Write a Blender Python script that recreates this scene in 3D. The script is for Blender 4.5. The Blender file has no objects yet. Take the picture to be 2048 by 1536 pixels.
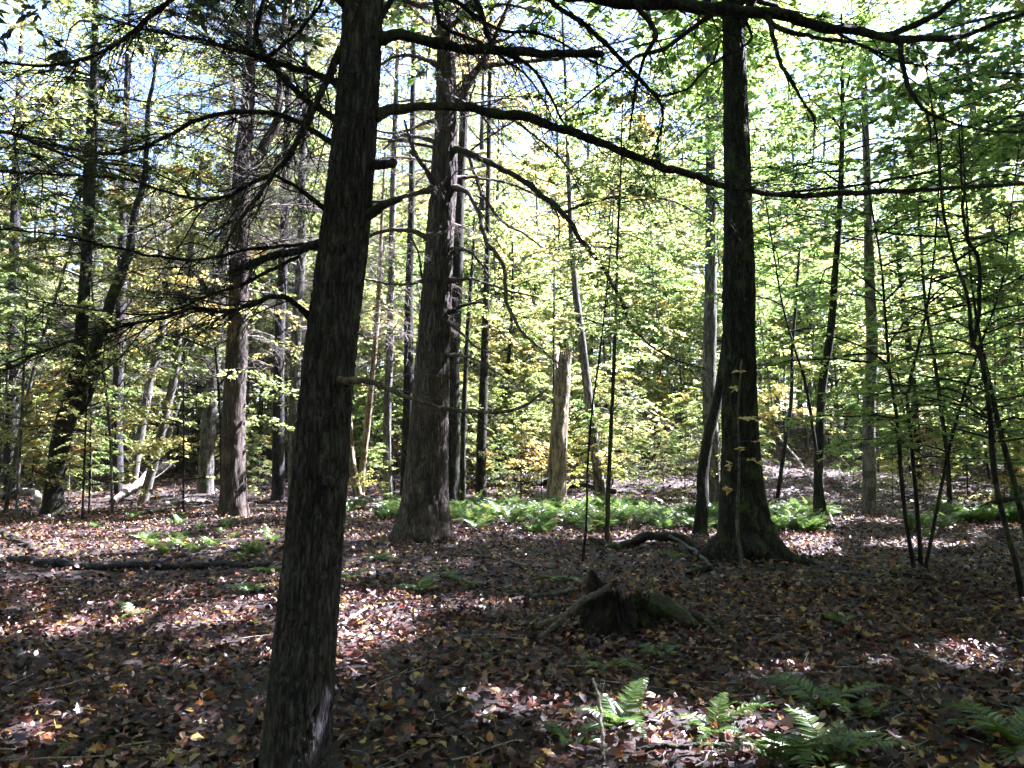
import bpy, math, random
import numpy as np
from mathutils import Vector

# ------------------------------------------------------------------ camera, sky, sun, exposure
sc = bpy.context.scene
F = 1600.0                       # focal length in photo pixels (2048 wide)
HOR = 900.0                      # horizon row
CAMZ = 1.55
PITCH = math.atan((HOR - 768.0) / F)
cam_d = bpy.data.cameras.new('camera')
cam = bpy.data.objects.new('camera', cam_d)
sc.collection.objects.link(cam)
cam.location = (0, 0, CAMZ)
cam.rotation_euler = (math.pi / 2 + PITCH, 0, 0)
cam_d.sensor_width = 36.0
cam_d.lens = 36.0 * F / 2048.0
cam_d.clip_start = 0.05
cam_d.clip_end = 1000.0
sc.camera = cam

SUN_AZ, SUN_EL = math.radians(64), math.radians(47)      # azimuth measured from +Y (view axis) towards +X
SUN = np.array([math.sin(SUN_AZ) * math.cos(SUN_EL), math.cos(SUN_AZ) * math.cos(SUN_EL), math.sin(SUN_EL)])
world = bpy.data.worlds.new('World')
sc.world = world
world.use_nodes = True
wn = world.node_tree
for n in list(wn.nodes):
    wn.nodes.remove(n)
sky = wn.nodes.new('ShaderNodeTexSky')
sky.sky_type = 'NISHITA'
sky.sun_disc = False
sky.sun_elevation = SUN_EL
sky.sun_rotation = SUN_AZ
sky.air_density = 1.0
sky.dust_density = 1.0
bg = wn.nodes.new('ShaderNodeBackground')
bg.inputs['Strength'].default_value = 0.05
wo = wn.nodes.new('ShaderNodeOutputWorld')
wn.links.new(sky.outputs[0], bg.inputs[0])
wn.links.new(bg.outputs[0], wo.inputs[0])

sun_d = bpy.data.lights.new('sun', 'SUN')
sun_d.energy = 5.0
sun_d.angle = math.radians(0.53)
sun_d.color = (1.0, 0.965, 0.92)
sun_o = bpy.data.objects.new('sun', sun_d)
sc.collection.objects.link(sun_o)
sun_o.rotation_euler = Vector(SUN).to_track_quat('Z', 'Y').to_euler()
sun_o.location = (20, 10, 30)

sc.view_settings.view_transform = 'Standard'
sc.view_settings.look = 'None'
sc.view_settings.exposure = 3.75
sc.view_settings.gamma = 1.0
sc.view_settings.use_white_balance = True          # the camera's daylight setting renders the shade cool
sc.view_settings.white_balance_temperature = 5700
sc.view_settings.white_balance_tint = 24
sc.view_settings.use_curve_mapping = False
cy = sc.cycles
cy.max_bounces = 5
cy.diffuse_bounces = 4
cy.transmission_bounces = 4
cy.use_adaptive_sampling = True
cy.adaptive_threshold = 0.025
cy.adaptive_min_samples = 16
cy.glossy_bounces = 2
cy.use_denoising = True
cy.sample_clamp_indirect = 6.0
cy.caustics_reflective = False
cy.caustics_refractive = False

COL = sc.collection
rng = np.random.default_rng(7)

# ------------------------------------------------------------------ numeric helpers
def _h(ix, iy, iz, seed):
    n = (ix.astype(np.int64) * 374761393 + iy.astype(np.int64) * 668265263 + iz.astype(np.int64) * 2147483647 + seed * 1274126177) & 0xFFFFFFFF
    n = ((n ^ (n >> 13)) * 1274126177) & 0xFFFFFFFF
    n = ((n ^ (n >> 16)) * 2246822519) & 0xFFFFFFFF
    return ((n ^ (n >> 15)) & 0xFFFFFF) / float(0xFFFFFF)

def vn(x, y, z=0.0, seed=0):
    """smooth value noise in -1..1"""
    x = np.asarray(x, float); y = np.asarray(y, float); z = np.asarray(z, float)
    x, y, z = np.broadcast_arrays(x, y, z)
    ix, iy, iz = np.floor(x), np.floor(y), np.floor(z)
    fx, fy, fz = x - ix, y - iy, z - iz
    fx, fy, fz = (f * f * (3 - 2 * f) for f in (fx, fy, fz))
    r = 0
    for dx in (0, 1):
        wx = fx if dx else 1 - fx
        for dy in (0, 1):
            wy = fy if dy else 1 - fy
            for dz in (0, 1):
                wz = fz if dz else 1 - fz
                r = r + wx * wy * wz * _h(ix + dx, iy + dy, iz + dz, seed)
    return r * 2 - 1

def fbm(x, y, z=0.0, seed=0, o=3):
    r, a = 0, 1.0
    for k in range(o):
        r = r + a * vn(np.asarray(x) * 2 ** k, np.asarray(y) * 2 ** k, np.asarray(z) * 2 ** k, seed + k)
        a *= 0.5
    return r / 1.75

def sstep(a, b, x):
    t = np.clip((np.asarray(x, float) - a) / (b - a), 0, 1)
    return t * t * (3 - 2 * t)

def unit(v):
    return v / np.maximum(np.linalg.norm(v, axis=-1, keepdims=True), 1e-9)

def gh(x, y):
    """height of the forest floor"""
    x = np.asarray(x, float); y = np.asarray(y, float)
    z = 0.05 * vn(x * 0.45, y * 0.45, 0, 3) + 0.03 * vn(x * 1.3, y * 1.3, 0, 4)
    rise = sstep(19, 75, y) * (9.0 - 4.5 * sstep(-2, -22, x) - 4.5 * sstep(4, 26, x))
    z = z + rise + 0.35 * vn(x * 0.12, y * 0.12, 0, 5) * sstep(20, 34, y)
    z = z + 0.12 * np.exp(-((x - 3.3) ** 2 + (y - 11.8) ** 2) / 1.6) + 0.10 * np.exp(-((x + 1.5) ** 2 + (y - 14.2) ** 2) / 1.8)
    return z

def ray(px, py):
    u = (px - 1024.0) / F; v = (768.0 - py) / F
    return np.array([u, math.cos(PITCH) - v * math.sin(PITCH), math.sin(PITCH) + v * math.cos(PITCH)])

def P(px, py, Y):
    d = ray(px, py)
    return np.array([0, 0, CAMZ]) + d * (Y / d[1])

def G(px, py):
    """the point of the ground seen at a pixel"""
    d = ray(px, py)
    ys = np.linspace(2.0, 110, 4000)
    p = np.array([0, 0, CAMZ])[None] + d[None] * (ys / d[1])[:, None]
    below = p[:, 2] < gh(p[:, 0], p[:, 1])
    i = int(np.argmax(below)) if below.any() else len(ys) - 1
    return np.array([p[i, 0], p[i, 1], float(gh(p[i, 0], p[i, 1]))])

def to_px(p):
    q = p - np.array([0, 0, CAMZ])
    c, s = math.cos(PITCH), math.sin(PITCH)
    dz = q[..., 1] * c + q[..., 2] * s
    up = -q[..., 1] * s + q[..., 2] * c
    dz = np.where(np.abs(dz) < 1e-3, 1e-3, dz)
    return 1024 + F * q[..., 0] / dz, 768 - F * up / dz, dz

def crom(pts, n):
    """Catmull-Rom through the rows of pts, n samples"""
    pts = np.asarray(pts, float)
    k = len(pts)
    if k == 2:
        t = np.linspace(0, 1, n)[:, None]
        return pts[0] * (1 - t) + pts[1] * t
    ext = np.vstack([2 * pts[0] - pts[1], pts, 2 * pts[-1] - pts[-2]])
    d = np.r_[0, np.cumsum(np.linalg.norm(np.diff(pts[:, :3], axis=0), axis=1))]
    s = np.linspace(0, d[-1], n)
    i = np.clip(np.searchsorted(d, s, side='right') - 1, 0, k - 2)
    t = ((s - d[i]) / np.maximum(d[i + 1] - d[i], 1e-9))[:, None]
    p0, p1, p2, p3 = ext[i], ext[i + 1], ext[i + 2], ext[i + 3]
    return 0.5 * (2 * p1 + (p2 - p0) * t + (2 * p0 - 5 * p1 + 4 * p2 - p3) * t ** 2 + (3 * p1 - p0 - 3 * p2 + p3) * t ** 3)

# ------------------------------------------------------------------ mesh builder
class MB:
    def __init__(s):
        s.V = []; s.L = []; s.N = []; s.T = []; s.n = 0
    def add(s, V, Fc, tint=0.5):
        V = np.asarray(V, float).reshape(-1, 3); Fc = np.asarray(Fc, np.int64)
        if len(V) == 0:
            return s
        s.V.append(V); s.L.append((Fc + s.n).ravel()); s.N.append(np.full(len(Fc), Fc.shape[1]))
        s.T.append(np.broadcast_to(np.asarray(tint, float), (len(Fc),)).copy()); s.n += len(V)
        return s
    def mesh(s, name, mat, origin=(0, 0, 0), smooth=True):
        me = bpy.data.meshes.new(name)
        if not s.V:
            return me
        V = np.vstack(s.V) - np.asarray(origin, float)
        L = np.concatenate(s.L); N = np.concatenate(s.N); T = np.concatenate(s.T)
        me.vertices.add(len(V)); me.vertices.foreach_set('co', V.astype(np.float32).ravel())
        me.loops.add(len(L)); me.loops.foreach_set('vertex_index', L.astype(np.int32))
        me.polygons.add(len(N))
        st = np.r_[0, np.cumsum(N)[:-1]]
        me.polygons.foreach_set('loop_start', st.astype(np.int32))
        me.polygons.foreach_set('loop_total', N.astype(np.int32))
        me.polygons.foreach_set('use_smooth', np.full(len(N), smooth, dtype=bool))
        me.update(calc_edges=True)
        a = me.attributes.new('tint', 'FLOAT', 'FACE')
        a.data.foreach_set('value', T.astype(np.float32))
        me.materials.append(M[mat])
        return me
    def build(s, name, mat, parent=None, origin=(0, 0, 0), smooth=True):
        return link(name, s.mesh(name, mat, origin, smooth), parent)

def link(name, me, parent=None):
    o = bpy.data.objects.new(name, me)
    COL.objects.link(o)
    if parent is not None:
        o.parent = parent
    return o

def tag(o, label=None, cat=None, group=None, kind=None):
    if label: o['label'] = label
    if cat: o['category'] = cat
    if group: o['group'] = group
    if kind: o['kind'] = kind
    return o

def empty(name, loc, label, cat, group=None):
    o = bpy.data.objects.new(name, None)
    COL.objects.link(o)
    o.location = tuple(float(v) for v in loc)
    o.empty_display_size = 0.2
    return tag(o, label, cat, group)

def tubes(Pn, R, sides=3):
    """Pn (N,K,3), R (N,K): N tapered tubes at once"""
    Pn = np.asarray(Pn, float); R = np.asarray(R, float)
    N, K, _ = Pn.shape
    T = np.gradient(Pn, axis=1); T = unit(T)
    ref = np.where(np.abs(T[:, :1, 2:3]) < 0.8, np.array([0, 0, 1.0]), np.array([1.0, 0, 0]))
    ref = np.broadcast_to(ref, T.shape)
    A = unit(np.cross(T, ref)); B = np.cross(T, A)
    th = np.arange(sides) / sides * 2 * math.pi
    V = Pn[:, :, None, :] + R[:, :, None, None] * (np.cos(th)[None, None, :, None] * A[:, :, None, :] + np.sin(th)[None, None, :, None] * B[:, :, None, :])
    idx = np.arange(N * K * sides).reshape(N, K, sides)
    a = idx[:, :-1, :]; b = np.roll(a, -1, axis=2); d = idx[:, 1:, :]; c = np.roll(d, -1, axis=2)
    Fc = np.stack([a, b, c, d], axis=-1).reshape(-1, 4)
    return V.reshape(-1, 3), Fc

def limb(mb, pts, radii, sides=9, n=24, rough=0.12, seed=0, cap=True, tint=0.5, wig=1.0):
    """one knobbly limb through pts; returns the sampled centre line and radii"""
    pr = crom(np.c_[np.asarray(pts, float), np.asarray(radii, float)], n)
    C, R = pr[:, :3].copy(), np.maximum(pr[:, 3], 0.0015)
    s0 = np.r_[0, np.cumsum(np.linalg.norm(np.diff(C, axis=0), axis=1))]
    for ax in range(3):
        env = np.minimum(1, s0 / max(s0[-1] * .15, 1e-6)) * (R * .5 + R.mean() * .25)
        C[:, ax] += wig * env * (vn(s0 / (R.mean() * 9), 7.7 * ax, 0, seed + 13) + .5 * vn(s0 / (R.mean() * 4), 3.1 * ax, 0, seed + 14))
    T = unit(np.gradient(C, axis=0))
    A = np.zeros_like(T)
    ref = np.array([0, 0, 1.0]) if abs(T[0, 2]) < 0.8 else np.array([1.0, 0, 0])
    a = unit(np.cross(T[0], ref))
    for i in range(len(C)):
        a = unit(a - T[i] * np.dot(a, T[i])); A[i] = a
    B = np.cross(T, A)
    th = np.arange(sides) / sides * 2 * math.pi
    s = np.r_[0, np.cumsum(np.linalg.norm(np.diff(C, axis=0), axis=1))]
    k = 1 + rough * vn(np.cos(th)[None] * 1.5, np.sin(th)[None] * 1.5, (s / np.maximum(R.mean() * 2.2, 0.01))[:, None], seed) \
          + rough * 0.8 * vn(np.cos(th)[None] * 3, np.sin(th)[None] * 3, (s / np.maximum(R.mean() * 0.8, 0.01))[:, None], seed + 5)
    V = C[:, None] + (R[:, None] * k)[..., None] * (np.cos(th)[None, :, None] * A[:, None] + np.sin(th)[None, :, None] * B[:, None])
    idx = np.arange(n * sides).reshape(n, sides)
    q = np.stack([idx[:-1], np.roll(idx[:-1], -1, 1), np.roll(idx[1:], -1, 1), idx[1:]], -1).reshape(-1, 4)
    mb.add(V.reshape(-1, 3), q, tint)
    if cap:
        r2 = V[-1] * 1.0
        tip = C[-1] + T[-1] * R[-1] * 0.5
        base = len(r2)
        mb.add(np.vstack([r2, tip[None]]), np.array([[i, (i + 1) % sides, base] for i in range(sides)]), tint)
    return C, R

def trunk_mesh(pts, radii, nz=60, nt=16, depth=0.0, fu=30, fv=5, flare=0.35, fh=0.25, lobes=5, seed=0, lump=0.03, sink=0.12, stretch=None, top_jag=0.0, dense=None):
    """an upright trunk: rings along z, root flare, bark plates and fissures as real relief"""
    pr = crom(np.c_[np.asarray(pts, float), np.asarray(radii, float)], nz if dense is None else 2000)
    if dense is not None:
        zc = np.linspace(pr[0, 2], dense, int(nz * .94)); zc = np.r_[zc, np.linspace(dense, pr[-1, 2], nz - len(zc) + 1)[1:]]
        pr = np.stack([np.interp(zc, pr[:, 2], pr[:, k]) for k in range(4)], 1)
    C, R = pr[:, :3].copy(), pr[:, 3].copy()
    z0 = C[0, 2]
    C[0, 2] -= sink
    th = np.arange(nt) / nt * 2 * math.pi
    zz = C[:, 2][:, None]; hh = np.maximum(zz - z0, 0)
    ct, st = np.cos(th)[None], np.sin(th)[None]
    lob = 0.5 + 0.5 * np.cos(lobes * th[None] + seed + 1.2 * vn(ct * 1.1, st * 1.1, 0, seed))
    lob = lob * (0.6 + 0.4 * vn(ct * 1.3, st * 1.3, 3.3, seed))
    if stretch is not None:
        for ang, amt, wid in stretch:
            dd = np.abs((th[None] - ang + math.pi) % (2 * math.pi) - math.pi)
            lob = lob + amt * np.exp(-(dd / wid) ** 2)
    fl = flare * (np.exp(-hh / fh) * (0.12 + 1.35 * lob) + 0.25 * np.exp(-hh / (fh * 4)))
    Rm = R.mean()
    r = R[:, None] * (1 + fl + lump * vn(ct * 1.6, st * 1.6, zz * 1.3, seed + 9) + lump * 0.6 * vn(ct * 3, st * 3, zz * 4, seed + 11))
    tint = np.full((nz, nt), 0.5)
    if depth > 0:
        ux, uy = ct * Rm * fu, st * Rm * fu
        w = 0.6 * vn(ux * 0.7, uy * 0.7, zz * fv * 1.6, seed + 20)
        n1 = 1 - np.abs(vn(ux + w, uy + w, zz * fv, seed + 21)) * 2.2
        n2 = 1 - np.abs(vn(ux * 0.5 + 3 + w, uy * 0.5 + w, zz * fv * 3.0, seed + 22)) * 3.0
        fis = np.clip(np.maximum(n1, n2 * 0.75), 0, 1)
        fine = vn(ux * 3, uy * 3, zz * fv * 7, seed + 23)
        r = r - depth * sstep(0.50, 0.92, fis) + depth * 0.22 * fine + depth * 0.15 * vn(ux * .3, uy * .3, zz * 2, seed + 29)
        tint = 0.5 + 0.38 * vn(ux * 1.1, uy * 1.1, zz * fv * 1.8, seed + 24) + 0.30 * fine
    if top_jag > 0:
        tj = sstep(0.86, 1.0, np.linspace(0, 1, nz))[:, None]
        zz = zz + tj * top_jag * (0.4 + vn(ct * 2.2, st * 2.2, 0, seed + 31) + 0.5 * vn(ct * 6, st * 6, 0, seed + 32))
    V = np.stack([C[:, 0][:, None] + r * ct, C[:, 1][:, None] + r * st, np.broadcast_to(zz, r.shape)], -1)
    idx = np.arange(nz * nt).reshape(nz, nt)
    q = np.stack([idx[:-1], np.roll(idx[:-1], -1, 1), np.roll(idx[1:], -1, 1), idx[1:]], -1).reshape(-1, 4)
    mb = MB().add(V.reshape(-1, 3), q, tint[:-1].ravel())
    cen = len(V.reshape(-1, 3))
    mb.add(np.vstack([V[-1], (C[-1] - [0, 0, 0.05 + top_jag * 0.4])[None]]), np.array([[i, (i + 1) % nt, nt] for i in range(nt)]), 0.6)
    return mb, C, R

# leaf outlines: (verts, faces); leaf lies along +y, normal +z
RHOMB = (np.array([[0, 0, 0], [.36, .48, .07], [0, 1, -.04], [-.36, .48, .07]]), np.array([[0, 1, 2], [0, 2, 3]]))
OVATE = (np.array([[0, 0, 0], [.27, .26, .05], [.29, .6, .07], [0, 1, -.1], [-.29, .6, .07], [-.27, .26, .05], [0, .5, 0]]),
         np.array([[0, 1, 2, 6], [6, 2, 3, 3], [0, 6, 4, 5], [6, 3, 4, 4]]))
OVATE = (OVATE[0][:6], np.array([[0, 1, 2, 3], [0, 3, 4, 5]]))
_m = [(0, 0, 0), (.16, .06, .02), (.42, .02, .1), (.3, .22, .04), (.56, .46, .12), (.27, .46, .05), (.22, .66, .04), (0, 1.0, -.08)]
_mv = _m + [(-x, y, z) for x, y, z in _m[-2:0:-1]] + [(0, .34, -.02)]
MAPLE = (np.array(_mv), np.array([[i, (i + 1) % 14, 14] for i in range(14)]))
BROADLEAF = (np.array([[0, 0, 0], [.44, .1, .06], [.3, .52, .06], [0, 1, -.06], [-.3, .52, .06], [-.44, .1, .06]]), np.array([[0, 1, 2, 3], [0, 3, 4, 5]]))

def leaves(C, Nn, D, S, shape, curl=None):
    C = np.asarray(C); N = len(C)
    Nn = unit(Nn); D = unit(D - Nn * np.sum(D * Nn, 1, keepdims=True)); X = np.cross(D, Nn)
    tv, tf = shape
    S = np.asarray(S).reshape(-1, 1, 1)
    zc = 1.0 if curl is None else np.asarray(curl).reshape(-1, 1, 1)
    V = C[:, None] + S * (tv[None, :, 0:1] * X[:, None] + tv[None, :, 1:2] * D[:, None] + zc * tv[None, :, 2:3] * Nn[:, None])
    Fc = (tf[None] + (np.arange(N) * len(tv))[:, None, None]).reshape(-1, tf.shape[1])
    return V.reshape(-1, 3), Fc, len(tf)

def rand_dirs(r, n):
    return unit(r.normal(size=(n, 3)))

# ------------------------------------------------------------------ materials
M = {}
def nodes(name):
    m = bpy.data.materials.new(name); m.use_nodes = True
    nt = m.node_tree
    for n in list(nt.nodes): nt.nodes.remove(n)
    M[name] = m
    return nt
def ramp(nt, stops, interp='LINEAR'):
    r = nt.nodes.new('ShaderNodeValToRGB'); r.color_ramp.interpolation = interp
    e = r.color_ramp.elements
    while len(e) < len(stops): e.new(0.5)
    for k, (p, c) in enumerate(stops):
        e[k].position = p; e[k].color = (*c, 1)
    return r
def noise(nt, vec, scale, detail=4, rough=0.55):
    n = nt.nodes.new('ShaderNodeTexNoise'); n.inputs['Scale'].default_value = scale
    n.inputs['Detail'].default_value = detail; n.inputs['Roughness'].default_value = rough
    if vec is not None: nt.links.new(vec, n.inputs['Vector'])
    return n
def mapping(nt, scale, coord='Object'):
    tc = nt.nodes.new('ShaderNodeTexCoord'); mp = nt.nodes.new('ShaderNodeMapping')
    mp.inputs['Scale'].default_value = scale
    nt.links.new(tc.outputs[coord], mp.inputs['Vector'])
    return mp.outputs[0]
def math_n(nt, op, a, b=None):
    n = nt.nodes.new('ShaderNodeMath'); n.operation = op
    for k, v in enumerate((a, b)):
        if v is None: continue
        if isinstance(v, (int, float)): n.inputs[k].default_value = v
        else: nt.links.new(v, n.inputs[k])
    return n.outputs[0]
def mixc(nt, fac, a, b, mode='MIX'):
    n = nt.nodes.new('ShaderNodeMix'); n.data_type = 'RGBA'; n.blend_type = mode
    for k, v in ((0, fac), (6, a), (7, b)):
        if isinstance(v, (int, float)): n.inputs[k].default_value = v
        elif isinstance(v, tuple): n.inputs[k].default_value = (*v, 1)
        else: nt.links.new(v, n.inputs[k])
    return n.outputs[2]

def bark(name, dark, mid, light, sx=14, sz=2.2, bump=0.6, moss=0.0, lichen=0.0, bd=0.02, reddish=None, crack=None):
    nt = nodes(name)
    v1 = mapping(nt, (sx, sx, sz)); v2 = mapping(nt, (1, 1, 1))
    at = nt.nodes.new('ShaderNodeAttribute'); at.attribute_name = 'tint'
    n1 = noise(nt, v1, 2.0, 6, 0.6)
    n2 = noise(nt, v2, 2.3, 3)
    n3 = noise(nt, mapping(nt, (75, 75, 22)), 1.0, 4, .65)
    f = math_n(nt, 'ADD', math_n(nt, 'MULTIPLY', n1.outputs[0], 0.6), math_n(nt, 'MULTIPLY', at.outputs['Fac'], 0.4))
    f = math_n(nt, 'ADD', f, math_n(nt, 'MULTIPLY', math_n(nt, 'SUBTRACT', n3.outputs[0], 0.5), 0.55))
    if crack:
        vm = mapping(nt, crack)
        vo = nt.nodes.new('ShaderNodeTexVoronoi'); vo.feature = 'DISTANCE_TO_EDGE'; vo.inputs['Scale'].default_value = 1.0
        wv = nt.nodes.new('ShaderNodeVectorMath'); wv.operation = 'ADD'
        ns = nt.nodes.new('ShaderNodeVectorMath'); ns.operation = 'SCALE'; ns.inputs['Scale'].default_value = .9
        nw = noise(nt, vm, 1.3, 3); nt.links.new(nw.outputs['Color'], ns.inputs[0])
        nt.links.new(vm, wv.inputs[0]); nt.links.new(ns.outputs[0], wv.inputs[1]); nt.links.new(wv.outputs[0], vo.inputs['Vector'])
        cr_ = ramp(nt, [(.0, (0, 0, 0)), (.11, (.75, .75, .75)), (.3, (1, 1, 1))]); nt.links.new(vo.outputs['Distance'], cr_.inputs[0])
        f = math_n(nt, 'ADD', math_n(nt, 'MULTIPLY', f, .55), math_n(nt, 'MULTIPLY', cr_.outputs[0], .22))
    c = ramp(nt, [(0.37, dark), (0.5, mid), (0.64, light)]); nt.links.new(f, c.inputs[0])
    col = c.outputs[0]
    if reddish:
        rr = ramp(nt, [(0.45, (0, 0, 0)), (0.7, (1, 1, 1))]); nt.links.new(n2.outputs[0], rr.inputs[0])
        col = mixc(nt, math_n(nt, 'MULTIPLY', rr.outputs[0], 0.6), col, reddish)
    if lichen:
        n4 = noise(nt, mapping(nt, (9, 9, 6)), 1.6, 5, 0.65)
        lr = ramp(nt, [(0.56, (0, 0, 0)), (0.66, (1, 1, 1))]); nt.links.new(n4.outputs[0], lr.inputs[0])
        col = mixc(nt, math_n(nt, 'MULTIPLY', lr.outputs[0], lichen), col, (0.20, 0.23, 0.19))
    if moss:
        n5 = noise(nt, mapping(nt, (3, 3, 2)), 1.4, 5, 0.7)
        mr = ramp(nt, [(0.62 - moss * 0.3, (0, 0, 0)), (0.72 - moss * 0.25, (1, 1, 1))]); nt.links.new(n5.outputs[0], mr.inputs[0])
        col = mixc(nt, math_n(nt, 'MULTIPLY', mr.outputs[0], 0.75), col, (0.045, 0.07, 0.018))
    b = nt.nodes.new('ShaderNodeBsdfPrincipled')
    nt.links.new(col, b.inputs['Base Color']); b.inputs['Roughness'].default_value = 0.9
    b.inputs['Specular IOR Level'].default_value = 0.25
    bp = nt.nodes.new('ShaderNodeBump'); bp.inputs['Strength'].default_value = bump; bp.inputs['Distance'].default_value = bd
    nt.links.new(f, bp.inputs['Height']); nt.links.new(bp.outputs[0], b.inputs['Normal'])
    o = nt.nodes.new('ShaderNodeOutputMaterial'); nt.links.new(b.outputs[0], o.inputs[0])

def leafmat(name, stops, trans=0.5, gloss=0.06, rough=0.35, jitter=0.25, boost=1.5, vein=False):
    nt = nodes(name)
    at = nt.nodes.new('ShaderNodeAttribute'); at.attribute_name = 'tint'
    oi = nt.nodes.new('ShaderNodeObjectInfo')
    f = math_n(nt, 'ADD', at.outputs['Fac'], math_n(nt, 'MULTIPLY', math_n(nt, 'SUBTRACT', oi.outputs['Random'], 0.5), jitter))
    c = ramp(nt, stops); nt.links.new(f, c.inputs[0])
    col = c.outputs[0]
    if vein:
        n = noise(nt, mapping(nt, (60, 60, 60)), 1.0, 3)
        col = mixc(nt, 0.35, col, mixc(nt, 1.0, col, n.outputs[0], 'MULTIPLY'))
    d = nt.nodes.new('ShaderNodeBsdfDiffuse'); nt.links.new(col, d.inputs[0])
    o = nt.nodes.new('ShaderNodeOutputMaterial')
    out = d.outputs[0]
    if trans > 0:
        t = nt.nodes.new('ShaderNodeBsdfTranslucent')
        nt.links.new(mixc(nt, 1.0, col, (boost, boost, boost * 0.95), 'MULTIPLY'), t.inputs[0])
        mx = nt.nodes.new('ShaderNodeMixShader'); mx.inputs[0].default_value = trans
        nt.links.new(out, mx.inputs[1]); nt.links.new(t.outputs[0], mx.inputs[2]); out = mx.outputs[0]
    if gloss > 0:
        g = nt.nodes.new('ShaderNodeBsdfGlossy'); g.inputs['Roughness'].default_value = rough
        g.inputs[0].default_value = (1, 1, 1, 1)
        mx = nt.nodes.new('ShaderNodeMixShader'); mx.inputs[0].default_value = gloss
        nt.links.new(out, mx.inputs[1]); nt.links.new(g.outputs[0], mx.inputs[2]); out = mx.outputs[0]
    nt.links.new(out, o.inputs[0])

bark('bark_pine', (.016, .0142, .016), (.044, .040, .044), (.086, .08, .088), sx=27, sz=3.6, bump=0.8, lichen=0.15, crack=(38, 38, 6.5))
bark('bark_red', (.022, .018, .0155), (.072, .059, .050), (.165, .14, .12), sx=18, sz=1.6, bump=0.8, crack=(20, 20, 2.2), reddish=(.08, .055, .042))
bark('bark_grey', (.03, .028, .025), (.075, .071, .063), (.15, .144, .13), sx=9, sz=1.6, bump=0.5, lichen=0.5)
bark('bark_dark', (.008, .0075, .0065), (.024, .0215, .0185), (.06, .055, .048), sx=12, sz=2.0, bump=0.8, moss=0.3, crack=(20, 20, 3.2))
bark('bark_snag', (.06, .045, .028), (.16, .125, .08), (.28, .23, .16), sx=12, sz=1.4, bump=0.5)
bark('bark_smooth', (.045, .042, .036), (.10, .094, .082), (.18, .17, .15), sx=5, sz=2.5, bump=0.25, lichen=0.4)
bark('bark_twig', (.03, .024, .02), (.075, .062, .052), (.16, .14, .12), sx=20, sz=20, bump=0.4, lichen=0.3)
bark('bark_moss', (.012, .011, .009), (.032, .029, .022), (.07, .065, .05), sx=14, sz=14, bump=0.9, moss=0.35)
bark('bark_bleached', (.10, .085, .07), (.22, .195, .17), (.36, .33, .30), sx=18, sz=18, bump=0.4)
bark('bark_rot', (.004, .0035, .003), (.014, .010, .008), (.04, .029, .022), sx=10, sz=3, bump=1.0, moss=0.2, bd=0.05)

leafmat('leaf_green', [(0.0, (.065, .105, .028)), (.35, (.105, .16, .042)), (.65, (.15, .20, .055)), (.85, (.2, .22, .045)), (1.0, (.30, .25, .06))], trans=.62, gloss=.06, boost=2.8)
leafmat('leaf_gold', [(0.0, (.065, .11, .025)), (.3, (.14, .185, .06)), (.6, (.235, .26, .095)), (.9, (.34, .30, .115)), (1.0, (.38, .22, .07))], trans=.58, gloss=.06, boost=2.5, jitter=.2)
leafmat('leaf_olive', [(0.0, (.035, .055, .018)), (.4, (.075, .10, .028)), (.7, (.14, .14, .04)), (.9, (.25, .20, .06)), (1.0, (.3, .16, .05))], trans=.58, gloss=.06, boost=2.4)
leafmat('needle', [(0.0, (.02, .04, .014)), (.5, (.04, .07, .022)), (1.0, (.09, .10, .035))], trans=.25, gloss=.05, boost=1.2)
leafmat('fern', [(0.0, (.034, .068, .014)), (.5, (.068, .125, .024)), (.85, (.115, .165, .036)), (1.0, (.26, .2, .05))], trans=.5, gloss=.06, rough=.3)
leafmat('litter', [(0.0, (.011, .006, .006)), (.25, (.037, .013, .0105)), (.5, (.088, .029, .020)), (.72, (.175, .076, .054)), (.80, (.27, .165, .13)), (.86, (.3, .2, .07)), (.93, (.36, .25, .05)), (.965, (.36, .14, .03)), (1.0, (.30, .045, .02))], trans=.12, gloss=.05, rough=.36, jitter=0.0, vein=True)
leafmat('leaf_yellow', [(0, (.30, .23, .055)), (1, (.42, .31, .08))], trans=.2, gloss=.05, jitter=1.0, vein=True)
leafmat('leaf_tan', [(0, (.22, .15, .09)), (1, (.36, .28, .19))], trans=.15, gloss=.05, jitter=1.0, vein=True)
leafmat('leaf_orange', [(0, (.34, .10, .025)), (1, (.42, .19, .05))], trans=.2, gloss=.05, jitter=1.0, vein=True)
leafmat('leaf_red', [(0, (.30, .03, .016)), (1, (.38, .07, .025))], trans=.2, gloss=.05, jitter=1.0, vein=True)

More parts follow.
